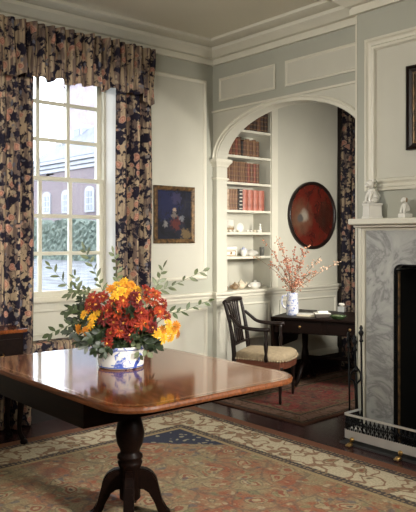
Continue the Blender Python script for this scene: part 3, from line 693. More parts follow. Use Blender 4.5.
# ------------------------------------------------------------------ pictures
def m_canvas():
    m, nt, bb = mat_base('dark_still_life_canvas', 0.6, 0, 0.2); v = coords(nt)
    c = ramp(nt, noise(nt, v, 7, 4, 0.6, 0.5), [(0.35, (0.003, 0.003, 0.005)), (0.6, (0.009, 0.010, 0.022)), (0.75, (0.022, 0.020, 0.020))])
    def blob(p, r, col, c, amt=1.0):
        d = N(nt, 'ShaderNodeVectorMath', operation='DISTANCE'); nt.links.new(v, d.inputs[0]); d.inputs[1].default_value = p
        q = mth(nt, 'ADD', d.outputs['Value'], mth(nt, 'MULTIPLY', mth(nt, 'SUBTRACT', noise(nt, v, 42, 4), 0.5), r*3.2))
        return mixc(nt, ramp(nt, mth(nt, 'DIVIDE', q, r*2), [(0.35, (amt,)*3), (0.65, (0, 0, 0))]), c, col)
    c = blob((0.01, -0.08, 0.10), 0.13, (0.010, 0.013, 0.050), c, 0.9)
    c = blob((0.01, 0.02, 0.14), 0.05, (0.035, 0.03, 0.07), c, 0.7)
    c = blob((0.01, 0.0, 0.0), 0.030, (0.14, 0.12, 0.10), c, 0.8)
    c = blob((0.01, 0.0, 0.045), 0.016, (0.30, 0.22, 0.16), c, 0.9)
    c = blob((0.01, 0.02, -0.08), 0.05, (0.08, 0.016, 0.012), c, 0.9)
    c = blob((0.01, -0.10, -0.08), 0.024, (0.18, 0.17, 0.16), c, 0.8)
    c = blob((0.01, 0.08, -0.03), 0.022, (0.15, 0.16, 0.18), c, 0.7)
    c = blob((0.01, 0.12, -0.17), 0.05, (0.12, 0.08, 0.035), c, 0.9)
    nt.links.new(c, bb.inputs['Base Color']); return m
PF = [(0, 0), (0, 0.022), (0.008, 0.030), (0.022, 0.024), (0.034, 0.018), (0.038, 0.006), (0.038, 0.0)]
t = thing('framed_painting', 'small dark blue painting in a tarnished gilt frame right of the curtain', 'painting', (0.004, -0.448, 1.548))
b = NB(); frame_rect(b, -0.216, 0.216, -0.243, 0.243, PF, lambda a, z, h: Vector((h, a, z))); link('frame', b, M_antgold, t)
b = NB(); quad_box(b, 0, 0.010, -0.184, 0.184, -0.211, 0.211); link('canvas', b, m_canvas(), t)
t = thing('framed_picture', 'dark black-framed picture hung over the mantelpiece at the right edge', 'painting', (2.55, -0.1815, 2.18))
b = NB(); frame_rect(b, -0.43, 0.43, -0.268, 0.268, [(0, 0), (0, 0.03), (0.012, 0.036), (0.02, 0.024), (0.04, 0.02), (0.045, 0.0)], lambda a, z, h: Vector((a, -h, z))); link('frame', b, M_ebony, t)
b = NB(); frame_rect(b, -0.388, 0.388, -0.226, 0.226, [(0, 0), (0, 0.016), (0.010, 0.014), (0.012, 0.0)], lambda a, z, h: Vector((a, -h, z))); link('gilt_slip', b, M_antgold, t)
b = NB(); quad_box(b, -0.388, 0.388, -0.008, 0, -0.226, 0.226); link('canvas', b, solid('dim_landscape_canvas', (0.045, 0.035, 0.022), 0.3, var=0.8, scale=6), t)

# ------------------------------------------------------------------ fireplace
FP = thing('fireplace', 'white mantelpiece with grey marble slips around a black hearth opening', 'fireplace', (2.55, -0.178, 0))
def fb(name, boxes, mat, r=0.0, parent=FP):
    t = NB()
    for x0, x1, y0, y1, z0, z1 in boxes:
        a = (x0-2.55, x1-2.55, y0+0.178, y1+0.178, z0, z1)
        if r: rbox(t, *a, r)
        else: quad_box(t, *a)
    return link(name, t, mat, parent)
yj = -0.225
# marble slips with rounded opening corners
t = NB(); rr = 0.05
op = [(1.825, 0), (FX0, 0), (FX0, FZ-rr)]+[(FX0+rr-rr*cos(pi/2*i/6), FZ-rr+rr*sin(pi/2*i/6)) for i in range(1, 7)]+[(FX1-rr+rr*sin(pi/2*i/6), FZ-rr+rr*cos(pi/2*i/6)) for i in range(0, 6)]+[(FX1, FZ-rr), (FX1, 0), (3.275, 0), (3.275, 1.40), (1.825, 1.40)]
prism(t, [(x-2.55, z) for x, z in op], yj+0.178, 0.0, 'y'); link('marble_slip', t, M_marble, FP)
t = NB(); rings = []
for i, (x, z) in enumerate(op[1:-3]):
    rings.append([Vector((x-2.55+dx_, yj+0.178+dy_, z+dz_)) for dx_, dy_, dz_ in ((-0.009 if x < 2.55 else 0.009, -0.003, 0.006 if z > 1.1 else 0), (-0.009 if x < 2.55 else 0.009, 0.0, 0.006 if z > 1.1 else 0), (0.003 if x < 2.55 else -0.003, 0.0, -0.003 if z > 1.1 else 0), (0.003 if x < 2.55 else -0.003, -0.003, -0.003 if z > 1.1 else 0))])
ring_skin(t, rings, smooth=False); link('iron_edging', t, M_iron, FP)
t = NB(); prof = [(0, 0), (0, 0.03), (0.012, 0.045), (0.03, 0.04), (0.045, 0.052), (0.062, 0.040), (0.078, 0.008), (0.078, 0)]
rings = [[Vector((cx+s*o-2.55, yj+0.178+0.047-h-0.0, z)) for o, h in prof] for cx, s, z in ((1.747, 1, 0.0),)]
rings = [[Vector((1.747+o-2.55, -h, 0.0)) for o, h in prof], [Vector((1.747+o-2.55, -h, 1.46-o)) for o, h in prof], [Vector((3.353-o-2.55, -h, 1.46-o)) for o, h in prof], [Vector((3.353-o-2.55, -h, 0.0)) for o, h in prof]]
rings = [[Vector((p.x, p.y-0.0, p.z if k in (0, 3) else p.z-0.0)) for p in r] for k, r in enumerate(rings)]
ring_skin(t, rings, smooth=False); link('architrave', t, M_trim, FP)
t = NB(); sh = [(1.747, 0.035, 1.405, 1.43)]
rbox(t, 1.757-2.55, 3.343-2.55, -0.10, 0, 1.420, 1.440, 0.006); rbox(t, 1.762-2.55, 3.338-2.55, -0.165, 0, 1.438, 1.477, 0.008); link('mantel_shelf', t, M_trim, FP)
fb('firebox', [(FX0+0.001, FX0+0.02, -0.222, 0.27, 0.002, FZ-0.03), (FX1-0.02, FX1-0.001, -0.222, 0.27, 0.002, FZ-0.002), (FX0+0.001, FX1-0.001, 0.27, 0.298, 0.002, FZ-0.002), (FX0+0.001, FX1-0.001, -0.17, 0.27, FZ-0.02, FZ-0.002), (FX0+0.001, FX1-0.001, -0.17, 0.27, 0.002, 0.012)], M_black)
for q0, q1 in ((FX0+0.0205, FX0+0.026), (FX1-0.026, FX1-0.0205)): fb('iron_cheek', [(q0, q1, -0.222, -0.205, 0.012, FZ-0.04)], M_antgold)
b = NB(); quad_box(b, 1.76, 3.34, -0.428, -0.226, 0.0005, 0.012); struct('trim_35', b, solid('grey_hearth_stone', (0.05, 0.05, 0.05), 0.6))

# fender: pierced steel on paw feet
FD = thing('fender', 'pierced steel fire fender on small brass paw feet before the hearth', 'fender', (2.55, -0.42, 0.012))
x0, x1, yb = 1.79-2.55, 3.31-2.55, 0.19
fz = -0.012
path = [(x0, yb), (x0, 0.025)]+[(x0+0.025-0.025*cos(pi/2*i/5), 0.025-0.025*sin(pi/2*i/5)) for i in range(1, 6)]+[(x1-0.025+0.025*sin(pi/2*i/5), 0.025-0.025*cos(pi/2*i/5)) for i in range(0, 6)]+[(x1, yb)]
def fsweep(prof): 
    t = NB(); sweep_plan(t, list(reversed(path)), [(-p, z) for p, z in prof]); return t
link('top_rail', fsweep([(-0.006, 0.178), (-0.006, 0.190), (0.006, 0.190), (0.006, 0.178)]), M_steel, FD)
link('lower_rail', fsweep([(-0.004, 0.078), (-0.004, 0.086), (0.004, 0.086), (0.004, 0.078)]), M_steel, FD)
link('steel_base', fsweep([(0.004, 0.078), (-0.010, 0.076), (-0.022, 0.060), (-0.034, 0.050), (-0.036, 0.036), (-0.022, 0.030), (0.004, 0.030)]), M_steel, FD)
t = NB()
L = []; 
for a, c in zip(path, path[1:]):
    a, c = Vector(a), Vector(c); n = max(1, int((c-a).length/0.004))
    for k in range(n): L.append(a+(c-a)*k/n)
acc = 0; step_ = 0.030; pos = [L[0]]
for a, c in zip(L, L[1:]):
    acc += (c-a).length
    if acc >= step_: pos.append(c); acc = 0
for k in range(len(pos)-1):
    a, c = pos[k], pos[k+1]; m_ = (a+c)/2
    A = lambda p, z: (p.x, p.y, z)
    tube(t, [A(a, 0.086), A(a, 0.18)], 0.0042, 5)
    tube(t, [A(a, 0.100), A(m_, 0.128), A(c, 0.100)], 0.0040, 4); tube(t, [A(a, 0.168), A(m_, 0.138), A(c, 0.168)], 0.0040, 4)
    sphere(t, A(m_, 0.133), 0.0095, seg=6); sphere(t, A(a, 0.133), 0.007, seg=6); tube(t, [A(m_, 0.086), A(m_, 0.10)], 0.006, 5)
link('pierced_gallery', t, M_iron, FD)
for fx in (1.862-2.55, 2.225-2.55, 2.9-2.55, 3.24-2.55):
    t = NB(); sphere(t, (fx, -0.030, 0.012+fz+0.003), 0.019, 1.0, 1.35, 0.72); sphere(t, (fx, -0.008, 0.030), 0.016, 1, 1, 1)
    for q in (-0.010, 0, 0.010): sphere(t, (fx+q, -0.052, 0.007+fz+0.004), 0.0075)
    link('paw_foot', t, M_brass, FD)

# fire irons standing inside the fender against the jamb
def fire_iron(name, label, base, top, kind):
    base = Vector(base); d = Vector(top)-base
    t = thing(name, label, 'fire iron', base, 0, None)
    b = NB(); tube(b, [(0, 0, 0.0), d*0.86], 0.0065, 8); link('shaft', b, M_iron, t)
    b = NB(); q = d*0.86
    for k, (r, s) in enumerate(((0.010, 0.0), (0.014, 0.02), (0.009, 0.05), (0.016, 0.08), (0.011, 0.11), (0.004, 0.14))): pass
    rot = d.to_track_quat('Z', 'Y').to_matrix().to_4x4()
    lathe(b, [(0.008, -0.01), (0.016, 0.0), (0.009, 0.012), (0.008, 0.03), (0.017, 0.048), (0.018, 0.058), (0.008, 0.072), (0.013, 0.086), (0.003, 0.105)], 12, M=Matrix.Translation(q) @ rot); link('knob_handle', b, M_iron, t)
    b = NB()
    if kind == 'poker': sphere(b, d*0.04, 0.011)
    elif kind == 'tongs':
        tube(b, [d*0.66+Vector((-0.004, 0, 0)), d*0.62+Vector((-0.04, 0, 0)), d*0.56+Vector((-0.045, 0, 0)), d*0.5+Vector((-0.012, 0, 0)), d*0.02+Vector((-0.014, 0, 0))], 0.0065, 7, 4)
        tube(b, [d*0.70, d*0.645+Vector((0.034, 0, 0)), d*0.58+Vector((0.036, 0, 0)), d*0.53+Vector((0.006, 0, 0))], 0.0065, 7, 4); sphere(b, d*0.66, 0.017)
    else: rbox(b, -0.02, 0.02, -0.006, 0.006, -0.0, 0.12, 0.005)
    link({'poker': 'poker_tip', 'tongs': 'tong_arms', 'shovel': 'shovel_blade'}[kind], b, M_iron, t)
def on_floor(u, v, y): p = onY(u, v, y); p.z = 0.0135; return p
fire_iron('poker', 'black iron poker with turned knob leaning against the white mantel jamb', on_floor(362.5, 420, -0.30), onY(361, 325, -0.245), 'poker')
fire_iron('fire_tongs', 'black iron tongs with looped arms leaning left of the poker by the mantel', on_floor(358.5, 419, -0.28), onY(354.5, 336, -0.20), 'tongs')
fire_iron('fire_shovel', 'long black iron shovel standing leftmost of the fire irons', on_floor(350, 418, -0.255), onY(348.5, 333, -0.19), 'shovel')

# mantel ornaments
def foo_lion(loc):
    t = thing('lion_figurine', 'large white porcelain guardian lion on a square plinth on the mantelpiece', 'figurine', loc)
    b = NB(); rb = [[Vector((sx*w, sy*w*0.85, z)) for sx, sy in ((-1, -1), (1, -1), (1, 1), (-1, 1))] for w, z in ((0.053, 0), (0.053, 0.012), (0.048, 0.018), (0.046, 0.085), (0.051, 0.092), (0.051, 0.102))]
    ring_skin(b, rb, smooth=False); link('plinth', b, M_porc, t)
    b = NB(); sphere(b, (0.015, 0.0, 0.135), 0.036, 1.1, 0.95, 0.95, 14)            # haunches
    tube(b, [(0.016, 0, 0.135), (0.002, 0, 0.17), (-0.010, 0, 0.20)], [0.034, 0.031, 0.022], 12, 4)
    for s in (-1, 1):
        tube(b, [(-0.012, s*0.018, 0.175), (-0.030, s*0.022, 0.14), (-0.034, s*0.022, 0.106)], [0.015, 0.011, 0.010], 8, 4); sphere(b, (-0.040, s*0.022, 0.109), 0.013, 1.3, 1, 0.6)
        sphere(b, (-0.002, s*0.034, 0.122), 0.019, 1.4, 0.7, 1.0); sphere(b, (-0.022, s*0.034, 0.108), 0.012, 1.4, 0.9, 0.6)
    link('lion_body', b, M_porc, t)
    b = NB(); sphere(b, (-0.014, 0, 0.228), 0.028, 1.0, 1.0, 1.0, 14); sphere(b, (-0.038, 0, 0.219), 0.017, 1.0, 1.1, 0.8)
    for s in (-1, 1): sphere(b, (-0.006, s*0.022, 0.250), 0.010, 0.8, 0.7, 1.2); sphere(b, (-0.034, s*0.012, 0.236), 0.0045)
    link('lion_head', b, M_porc, t)
    b = NB()
    for i in range(22):
        a = random.uniform(0, 2*pi); zz = random.uniform(0.185, 0.25); sphere(b, (0.008+0.014*cos(a), 0.026*sin(a), zz), random.uniform(0.008, 0.012), seg=8)
    link('curled_mane', b, solid('grey_green_glaze', (0.42, 0.42, 0.34), 0.2, var=0.3, scale=40), t)
    b = NB(); tube(b, [(0.040, 0, 0.12), (0.046, 0, 0.15), (0.034, 0, 0.175), (0.036, 0, 0.195)], [0.010, 0.015, 0.013, 0.004], 8, 4); link('tail', b, M_porc, t)
    t.rotation_euler = (0, 0, pi/2*0.75)
    return t
foo_lion((1.900, -0.262, 1.4772))
t = thing('dog_figurine', 'small white seated dog figurine right of the lion on the mantelpiece', 'figurine', (2.150, -0.262, 1.4772))
b = NB(); rbox(b, -0.038, 0.038, -0.028, 0.028, 0, 0.028, 0.006); link('base', b, M_porc, t)
b = NB(); tube(b, [(0.012, 0, 0.045), (0.004, 0, 0.07), (-0.006, 0, 0.092)], [0.026, 0.023, 0.015], 10, 4); sphere(b, (-0.012, 0, 0.112), 0.019); sphere(b, (-0.028, 0, 0.107), 0.010)
for s in (-1, 1): tube(b, [(-0.008, s*0.012, 0.08), (-0.022, s*0.014, 0.05), (-0.024, s*0.014, 0.03)], [0.010, 0.008, 0.008], 7, 3)
link('dog_body', b, M_porc, t)
b = NB()
for s in (-1, 1): sphere(b, (-0.008, s*0.019, 0.112), 0.011, 0.7, 0.5, 1.4)
link('dog_ears', b, M_bronze, t); t.rotation_euler = (0, 0, pi/2*0.9)

# ------------------------------------------------------------------ rugs
RX, RY = 0.36, -0.56
b = NB(); rbox(b, RX, RX+4.6, RY-4.2, RY, 0.0005, 0.010, 0.004, 1)
tag(link('rug', b, m_rug('old_persian_rug', RX, RY, 4.6, 4.2, (0.32, 0.125, 0.075)), None), 'large faded red and gold oriental rug under the dining table', 'rug')
b = NB(); rbox(b, 0, 1.05, -2.0, 0, 0.0005, 0.009, 0.003, 1)
o = link('rug', b, m_rug('small_red_rug', 0, 0, 1.05, 2.0, (0.17, 0.036, 0.032), 0.32, False, 0.45, (0.44, 0.27, 0.20))); tag(o, 'smaller dark red oriental rug running through the arch beneath the armchair', 'rug')
o.location = (0.24, 1.66, 0); o.rotation_euler = (0, 0, radians(1.5))

# ------------------------------------------------------------------ dining table
TX0, TX1, TY0, TY1, TZ = 1.20, 2.57, -2.665, -1.675, 0.73
TC = ((TX0+TX1)/2, (TY0+TY1)/2)
T = thing('dining_table', 'polished mahogany pedestal dining table in the left foreground', 'table', (TC[0], TC[1], 0.010))
def rrect(x0, x1, y0, y1, rs, n=8):
    out = []
    for (cx, cy, a0), r in zip(((x0, y0, pi), (x1, y0, 1.5*pi), (x1, y1, 0), (x0, y1, 0.5*pi)), rs):
        ccx = cx+r if cx == x0 else cx-r; ccy = cy+r if cy == y0 else cy-r
        for i in range(n+1): a = a0+pi/2*i/n; out.append((ccx+r*cos(a), ccy+r*sin(a)))
    return out
def slab(bm, out, prof):   # prof: (inset, z)
    c = Vector((sum(p[0] for p in out)/len(out), sum(p[1] for p in out)/len(out)))
    rings = []
    for ins, z in prof:
        rg = []
        n = len(out)
        for i, p in enumerate(out):
            a, d = Vector(out[i-1]), Vector(out[(i+1) % n]); tdir = (d-a).normalized(); nr = Vector((-tdir.y, tdir.x)); rg.append(Vector((p[0]+nr.x*ins, p[1]+nr.y*ins, z)))
        rings.append(rg)
    ring_skin(bm, rings, smooth=False)
hx, hy_ = (TX1-TX0)/2, (TY1-TY0)/2
zt = TZ-0.010
out = rrect(-hx, hx, -hy_, hy_, (0.16, 0.16, 0.16, 0.42))
b = NB(); slab(b, out, [(0.012, zt-0.026), (0.002, zt-0.022), (0.0, zt-0.012), (0.003, zt-0.003), (0.008, zt)]); b.normal_update()
for f in b.faces: f.material_index = 0 if len(f.verts) > 10 else 1
link('tabletop', b, [M_mah, M_edge], T)
b = NB(); inn = rrect(-hx+0.045, hx-0.045, -hy_+0.045, hy_-0.045, (0.12, 0.12, 0.12, 0.38)); rings = []
n = len(out)
A_ = [Vector((p[0], p[1], zt+0.0004)) for p in rrect(-hx+0.030, hx-0.030, -hy_+0.030, hy_-0.030, (0.135, 0.135, 0.135, 0.395))]; B_ = [Vector((p[0], p[1], zt+0.0004)) for p in inn]
va = [b.verts.new(p) for p in A_]; vb = [b.verts.new(p) for p in B_]
for i in range(n): b.faces.new((va[i], va[(i+1) % n], vb[(i+1) % n], vb[i]))
lab(link('inlay_band', b, M_inlay, T), 'thin pale inlaid line near the edge')
b = NB()
for bx in ((-hx+0.12, 0.37, -hy_+0.025, -hy_+0.05), (-hx+0.12, 0.37, hy_-0.05, hy_-0.025), (-hx+0.12, -hx+0.145, -hy_+0.05, hy_-0.05), (0.345, 0.37, -hy_+0.05, hy_-0.05)): quad_box(b, bx[0], bx[1], bx[2], bx[3], 0.59, zt-0.024)
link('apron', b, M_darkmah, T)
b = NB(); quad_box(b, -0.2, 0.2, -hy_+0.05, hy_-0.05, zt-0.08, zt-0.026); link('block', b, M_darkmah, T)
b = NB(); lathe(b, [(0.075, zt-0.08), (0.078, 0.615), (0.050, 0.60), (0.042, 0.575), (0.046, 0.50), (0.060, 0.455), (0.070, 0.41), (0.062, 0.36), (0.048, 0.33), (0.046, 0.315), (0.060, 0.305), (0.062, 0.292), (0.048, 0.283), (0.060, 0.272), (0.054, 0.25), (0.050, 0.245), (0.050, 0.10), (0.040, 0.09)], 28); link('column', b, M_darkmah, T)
fa = math.atan2(FWD.y, FWD.x)
for k in range(4):
    a = fa+pi/2*k+radians(4); dx, dy = cos(a), sin(a)
    prf = [(0.03, 0.240), (0.07, 0.240), (0.105, 0.222), (0.128, 0.190), (0.140, 0.14), (0.155, 0.08), (0.174, 0.036), (0.205, 0.026), (0.205, 0.004), (0.165, 0.004), (0.134, 0.03), (0.116, 0.08), (0.093, 0.13), (0.068, 0.148), (0.03, 0.145)]
    b = NB(); t_ = NB(); prism(t_, prf, -0.024, 0.024, 'y'); bmesh.ops.bevel(t_, geom=list(t_.edges), offset=0.005, segments=2, affect='EDGES')
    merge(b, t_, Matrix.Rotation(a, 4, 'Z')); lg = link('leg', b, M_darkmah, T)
    b = NB(); rbox(b, 0.178, 0.215, -0.026, 0.026, 0.0, 0.030, 0.006, 2, Matrix.Rotation(a, 4, 'Z')); link('toe_cap', b, M_antgold, lg)

# ------------------------------------------------------------------ vase and bouquet
VC = D(121, 371, 3.285); VC.z = TZ+0.0008
V = thing('flower_pot', 'round blue and white porcelain pot holding the autumn flowers on the dining table', 'vase', VC)
b = NB(); lathe(b, [(0.098, 0), (0.106, 0.004), (0.111, 0.016), (0.113, 0.05), (0.113, 0.088), (0.117, 0.098), (0.117, 0.105), (0.109, 0.105), (0.105, 0.098), (0.105, 0.02), (0.0, 0.012)], 40); link('pot_body', b, M_bw, V)
for zz, nm in ((0.093, 'blue_rim_band'), (0.010, 'blue_foot_band')):
    b = NB(); r_ = 0.1145 if zz > .05 else 0.1085; lathe(b, [(r_-0.004, zz-0.004), (r_+0.001, zz-0.003), (r_+0.001, zz+0.003), (r_-0.004, zz+0.004)], 40); lab(link(nm, b, solid(nm+'_glaze', (0.04, 0.07, 0.26), 0.15), V), 'cobalt blue painted band')
MOUTH = VC+Vector((0, 0, 0.098))
def flower_mats(n, inner, outer):
    m, nt, bb = mat_base(n, 0.6, 0, 0.3); v = coords(nt); ln = N(nt, 'ShaderNodeVectorMath', operation='LENGTH'); nt.links.new(v, ln.inputs[0])
    c = ramp(nt, mth(nt, 'ADD', mth(nt, 'MULTIPLY', ln.outputs['Value'], 26), mth(nt, 'MULTIPLY', noise(nt, v, 60, 2), 0.35)), [(0.25, inner), (0.75, outer), (1.0, tuple(q*1.15 for q in outer))])
    nt.links.new(c, bb.inputs['Base Color']); return m
FM = {'red': flower_mats('rust_red_petals', (0.14, 0.014, 0.005), (0.18, 0.013, 0.005)), 'orange': flower_mats('burnt_orange_petals', (0.36, 0.07, 0.010), (0.27, 0.028, 0.007)),
      'crimson': flower_mats('crimson_petals', (0.065, 0.005, 0.004), (0.10, 0.006, 0.006)), 'yellow': flower_mats('golden_yellow_petals', (0.56, 0.26, 0.015), (0.66, 0.37, 0.025)), 'amber': flower_mats('amber_petals', (0.45, 0.13, 0.010), (0.52, 0.20, 0.014))}
M_disc = solid('yellow_flower_disc', (0.62, 0.30, 0.05), 0.8, var=0.4, scale=80)
def petals_bm(n_layers, R, rnd, dome):
    b = NB()
    for l in range(n_layers):
        r1 = R*(1-0.20*l)*rnd.uniform(.95, 1.05); n = 13-l; tilt = -0.02+dome*l/n_layers
        for k in range(n):
            a = 2*pi*k/n+l*0.27+rnd.uniform(-.14, .14); w = r1*0.17; tl = tilt+rnd.uniform(-.22, .22); rl = r1*rnd.uniform(.82, 1.08)
            M = Matrix.Rotation(a, 4, 'Z') @ Matrix.Rotation(-tl, 4, 'Y') @ Matrix.Rotation(rnd.uniform(-.45, .45), 4, 'X')
            pts = [(0.14*rl, -w*.3, 0), (0.14*rl, w*.3, 0), (0.5*rl, -w*.85, 0.004), (0.5*rl, 0, 0.0015), (0.5*rl, w*.85, 0.004), (0.84*rl, -w*.75, 0.004), (0.84*rl, 0, 0.0025), (0.84*rl, w*.75, 0.004), (rl, 0, -0.001)]
            vs = [b.verts.new(M @ Vector((x, y, z+0.0022*l))) for x, y, z in pts]
            for f in ((0, 2, 3), (0, 3, 1), (1, 3, 4), (2, 5, 6, 3), (3, 6, 7, 4), (5, 8, 6), (6, 8, 7)):
                b.faces.new([vs[i] for i in f])
    return b
proto = {}
def flower(u, v, kind, R, label, group, dt=0.0, i=0):
    CB = D(122, 322, 3.305); ru, rv = (u-122)/60, (v-318)/46; r2 = min(1, ru*ru+rv*rv)
    p = D(u, v, 3.305-0.17*sqrt(1-r2)+dt)
    nrm = ((p-CB+Vector((0, 0, 0.05))+(-FWD)*0.07).normalized()+Vector((random.uniform(-.35, .35), random.uniform(-.35, .35), random.uniform(-.35, .35)))).normalized()
    t = thing('chrysanthemum', label, 'flower', p, 0, group)
    R *= 1.13; key = (kind, i % 4)
    if key not in proto:
        rnd = random.Random(hash(kind) % 97+i); bm = petals_bm(4 if kind in ('yellow', 'amber') else 3, 0.033, rnd, 1.2 if kind in ('yellow', 'amber') else 0.75)
        bmesh.ops.recalc_face_normals(bm, faces=list(bm.faces)); me = bpy.data.meshes.new('petals'); bm.to_mesh(me); bm.free(); me.materials.append(FM[kind])
        b2 = NB(); sphere(b2, (0, 0, 0.006), 0.0075, 1, 1, 0.6, 10); m2 = bpy.data.meshes.new('flower_disc'); b2.to_mesh(m2); b2.free(); m2.materials.append(M_disc)
        proto[key] = (me, m2)
    q = nrm.to_track_quat('Z', 'Y')
    for me, nm in zip(proto[key], ('petals', 'flower_disc')):
        o = bpy.data.objects.new(nm, me); COL.objects.link(o); o.parent = t; o.rotation_mode = 'QUATERNION'; o.rotation_quaternion = q; o.scale = (R/0.033,)*3
    b = NB(); e = MOUTH-p+Vector((random.uniform(-.045, .045), random.uniform(-.045, .045), -0.03))
    tube(b, [Vector((0, 0, 0))-nrm*0.004, -nrm*0.05+e*0.35, e], 0.0022, 5, 4); link('stem', b, M_stem, t)
reds = [(103,297,'red'),(113,304,'red'),(123,301,'orange'),(96,305,'crimson'),(107,311,'red'),(117,313,'orange'),(128,309,'red'),(137,303,'crimson'),(146,300,'orange'),(155,305,'orange'),(131,318,'red'),(141,313,'red'),(150,315,'red'),(159,312,'orange'),(124,323,'crimson'),(114,322,'red'),(104,320,'crimson'),(135,327,'red'),(144,324,'orange'),(152,327,'crimson'),(121,331,'orange'),(111,333,'red'),(129,335,'crimson'),(166,316,'red'),(93,298,'red'),(146,290,'red'),(155,295,'orange'),(163,304,'red'),(107,344,'red'),(134,296,'crimson'),(90,304,'red')]
for i, (u, v, k) in enumerate(reds):
    flower(u, v, k, random.uniform(0.029, 0.037), {'red': 'rust red chrysanthemum in the middle of the bouquet', 'orange': 'burnt orange chrysanthemum in the middle of the bouquet', 'crimson': 'deep crimson chrysanthemum set low among the bouquet'}[k], {'red': 'rust red flowers in the bouquet', 'orange': 'burnt orange flowers in the bouquet', 'crimson': 'crimson flowers in the bouquet'}[k], random.uniform(-.02, .02), i)
for i, (u, v) in enumerate(((111,289),(117,285),(124,282),(131,285),(137,290),(121,291),(128,293),(115,296),(136,297),(125,287))):
    flower(u, v, 'yellow' if i % 3 else 'amber', 0.026, 'golden yellow chrysanthemum in the cluster at the top of the bouquet', 'yellow flowers at the top of the bouquet', random.uniform(-.02, .02), i)
for i, (u, v) in enumerate(((84,315),(89,309),(93,318),(97,313),(79,329),(86,331),(91,325))):
    flower(u, v, 'amber' if i in (1, 4, 5) else 'yellow', 0.025, 'amber yellow chrysanthemum at the left side of the bouquet', 'yellow flowers at the left of the bouquet', random.uniform(-.02, .02), i)
for i, (u, v) in enumerate(((162,330),(168,324),(173,330),(177,334),(170,338),(163,338),(176,326),(157,333),(168,331))):
    flower(u, v, 'yellow' if i % 3 else 'amber', 0.026, 'golden yellow chrysanthemum in the cluster at the right of the bouquet', 'yellow flowers at the right of the bouquet', random.uniform(-.03, .0), i)

def leaf(b, p, d, nrm, L, w):
    d = d.normalized(); s = d.cross(nrm).normalized(); n2 = s.cross(d)
    prof = [(0, 0.05), (0.25, 0.8), (0.55, 1.0), (0.8, 0.6), (1.0, 0.03)]
    R = []
    for t_, ww in prof:
        c = p+d*L*t_-n2*L*0.18*t_*t_
        R.append([b.verts.new(c-s*w*ww), b.verts.new(c+n2*w*0.25*ww*-1), b.verts.new(c+s*w*ww)])
    for a, c in zip(R, R[1:]):
        for i in (0, 1): f = b.faces.new((a[i], a[i+1], c[i+1], c[i])); f.smooth = True
def sprig(label, pts, L, w, mat, start=0.35, n=14, group=None, name='leafy_sprig', rnd=random, cat='foliage', base=None):
    P = catmull(pts, 8); base = pts[0]
    t = thing(name, label, cat, base, 0, group); Q = [p-base for p in P]
    b = NB(); tube(b, Q, [0.0022-0.0014*i/len(Q) for i in range(len(Q))], 5); link('stem', b, M_stem, t)
    b = NB()
    for k in range(n):
        s = start+(1-start)*k/(n-1); f = s*(len(Q)-1); i = min(int(f), len(Q)-2); p = Q[i]+(Q[i+1]-Q[i])*(f-i); d = (Q[i+1]-Q[i]).normalized()
        nv = Vector((rnd.uniform(-1, 1), rnd.uniform(-1, 1), rnd.uniform(0.2, 1))).normalized(); s2 = d.cross(-FWD*0.7+nv*0.6).normalized()*(1 if k % 2 else -1)
        dd = d if k == n-1 else (d*0.75+s2*0.85+nv*0.15)
        leaf(b, p, dd, (-FWD+nv*0.9).normalized(), L*rnd.uniform(.75, 1.15), w*rnd.uniform(.8, 1.2))
    link('leaves', b, mat, t)
mth_ = lambda a: MOUTH+Vector((random.uniform(-.04, .04), random.uniform(-.04, .04), -0.04))
SPR = [('grey-green leafy sprig reaching furthest left toward the window glass', [(112, 330, 2.9), (85, 300, 2.95), (66, 284, 3.0), (50, 266, 3.05)], 0.036, 0.0060, M_greyleaf, 12),
       ('leafy sprig rising tall in front of the window, left of the yellow flowers', [(116, 330, 2.92), (104, 295, 3.0), (95, 272, 3.03), (85, 250, 3.05)], 0.036, 0.0065, M_greyleaf, 16),
       ('leafy sprig standing upright in front of the right curtain edge', [(120, 330, 2.92), (118, 290, 3.0), (117, 272, 3.05), (114, 254, 3.05)], 0.034, 0.006, M_greyleaf, 14),
       ('short leafy sprig between the leftmost sprig and the tall one', [(112, 332, 2.92), (90, 305, 2.95), (78, 292, 3.0), (75, 276, 3.0)], 0.036, 0.0065, M_greyleaf, 12),
       ('leafy sprig arching right just above the chair rail', [(130, 330, 2.9), (150, 297, 2.98), (172, 286, 3.0), (203, 271, 3.02)], 0.036, 0.006, M_greyleaf, 15),
       ('leafy sprig standing up right of the bouquet by the curtain foot', [(130, 330, 2.9), (150, 300, 2.98), (157, 285, 3.0), (163, 268, 3.0)], 0.036, 0.0065, M_greyleaf, 12),
       ('leafy sprig stretching right just below the chair rail', [(132, 335, 2.9), (160, 314, 2.95), (180, 312, 2.95), (208, 301, 2.95)], 0.034, 0.006, M_green, 13),
       ('leafy sprig drooping left low over the window seat', [(112, 338, 2.88), (88, 322, 2.85), (70, 325, 2.86), (50, 334, 2.88)], 0.038, 0.007, M_green, 14),
       ('leafy sprig low left of the amber flowers', [(112, 338, 2.88), (92, 318, 2.84), (76, 310, 2.85), (66, 312, 2.86)], 0.036, 0.007, M_green, 14),
       ('leafy sprig tucked left behind the red flowers', [(112, 335, 2.95), (95, 300, 3.0), (84, 290, 3.02), (70, 294, 3.02)], 0.036, 0.007, M_greyleaf, 14)]
for lb, px, L, w, m, n in SPR:
    pts = [MOUTH+Vector((random.uniform(-.03, .03), random.uniform(-.03, .03), -0.05))]+[D(q[0], q[1], q[2]+0.42) for q in px]
    sprig(lb, pts, L*1.25, w*1.5, m, 0.42, n, None)
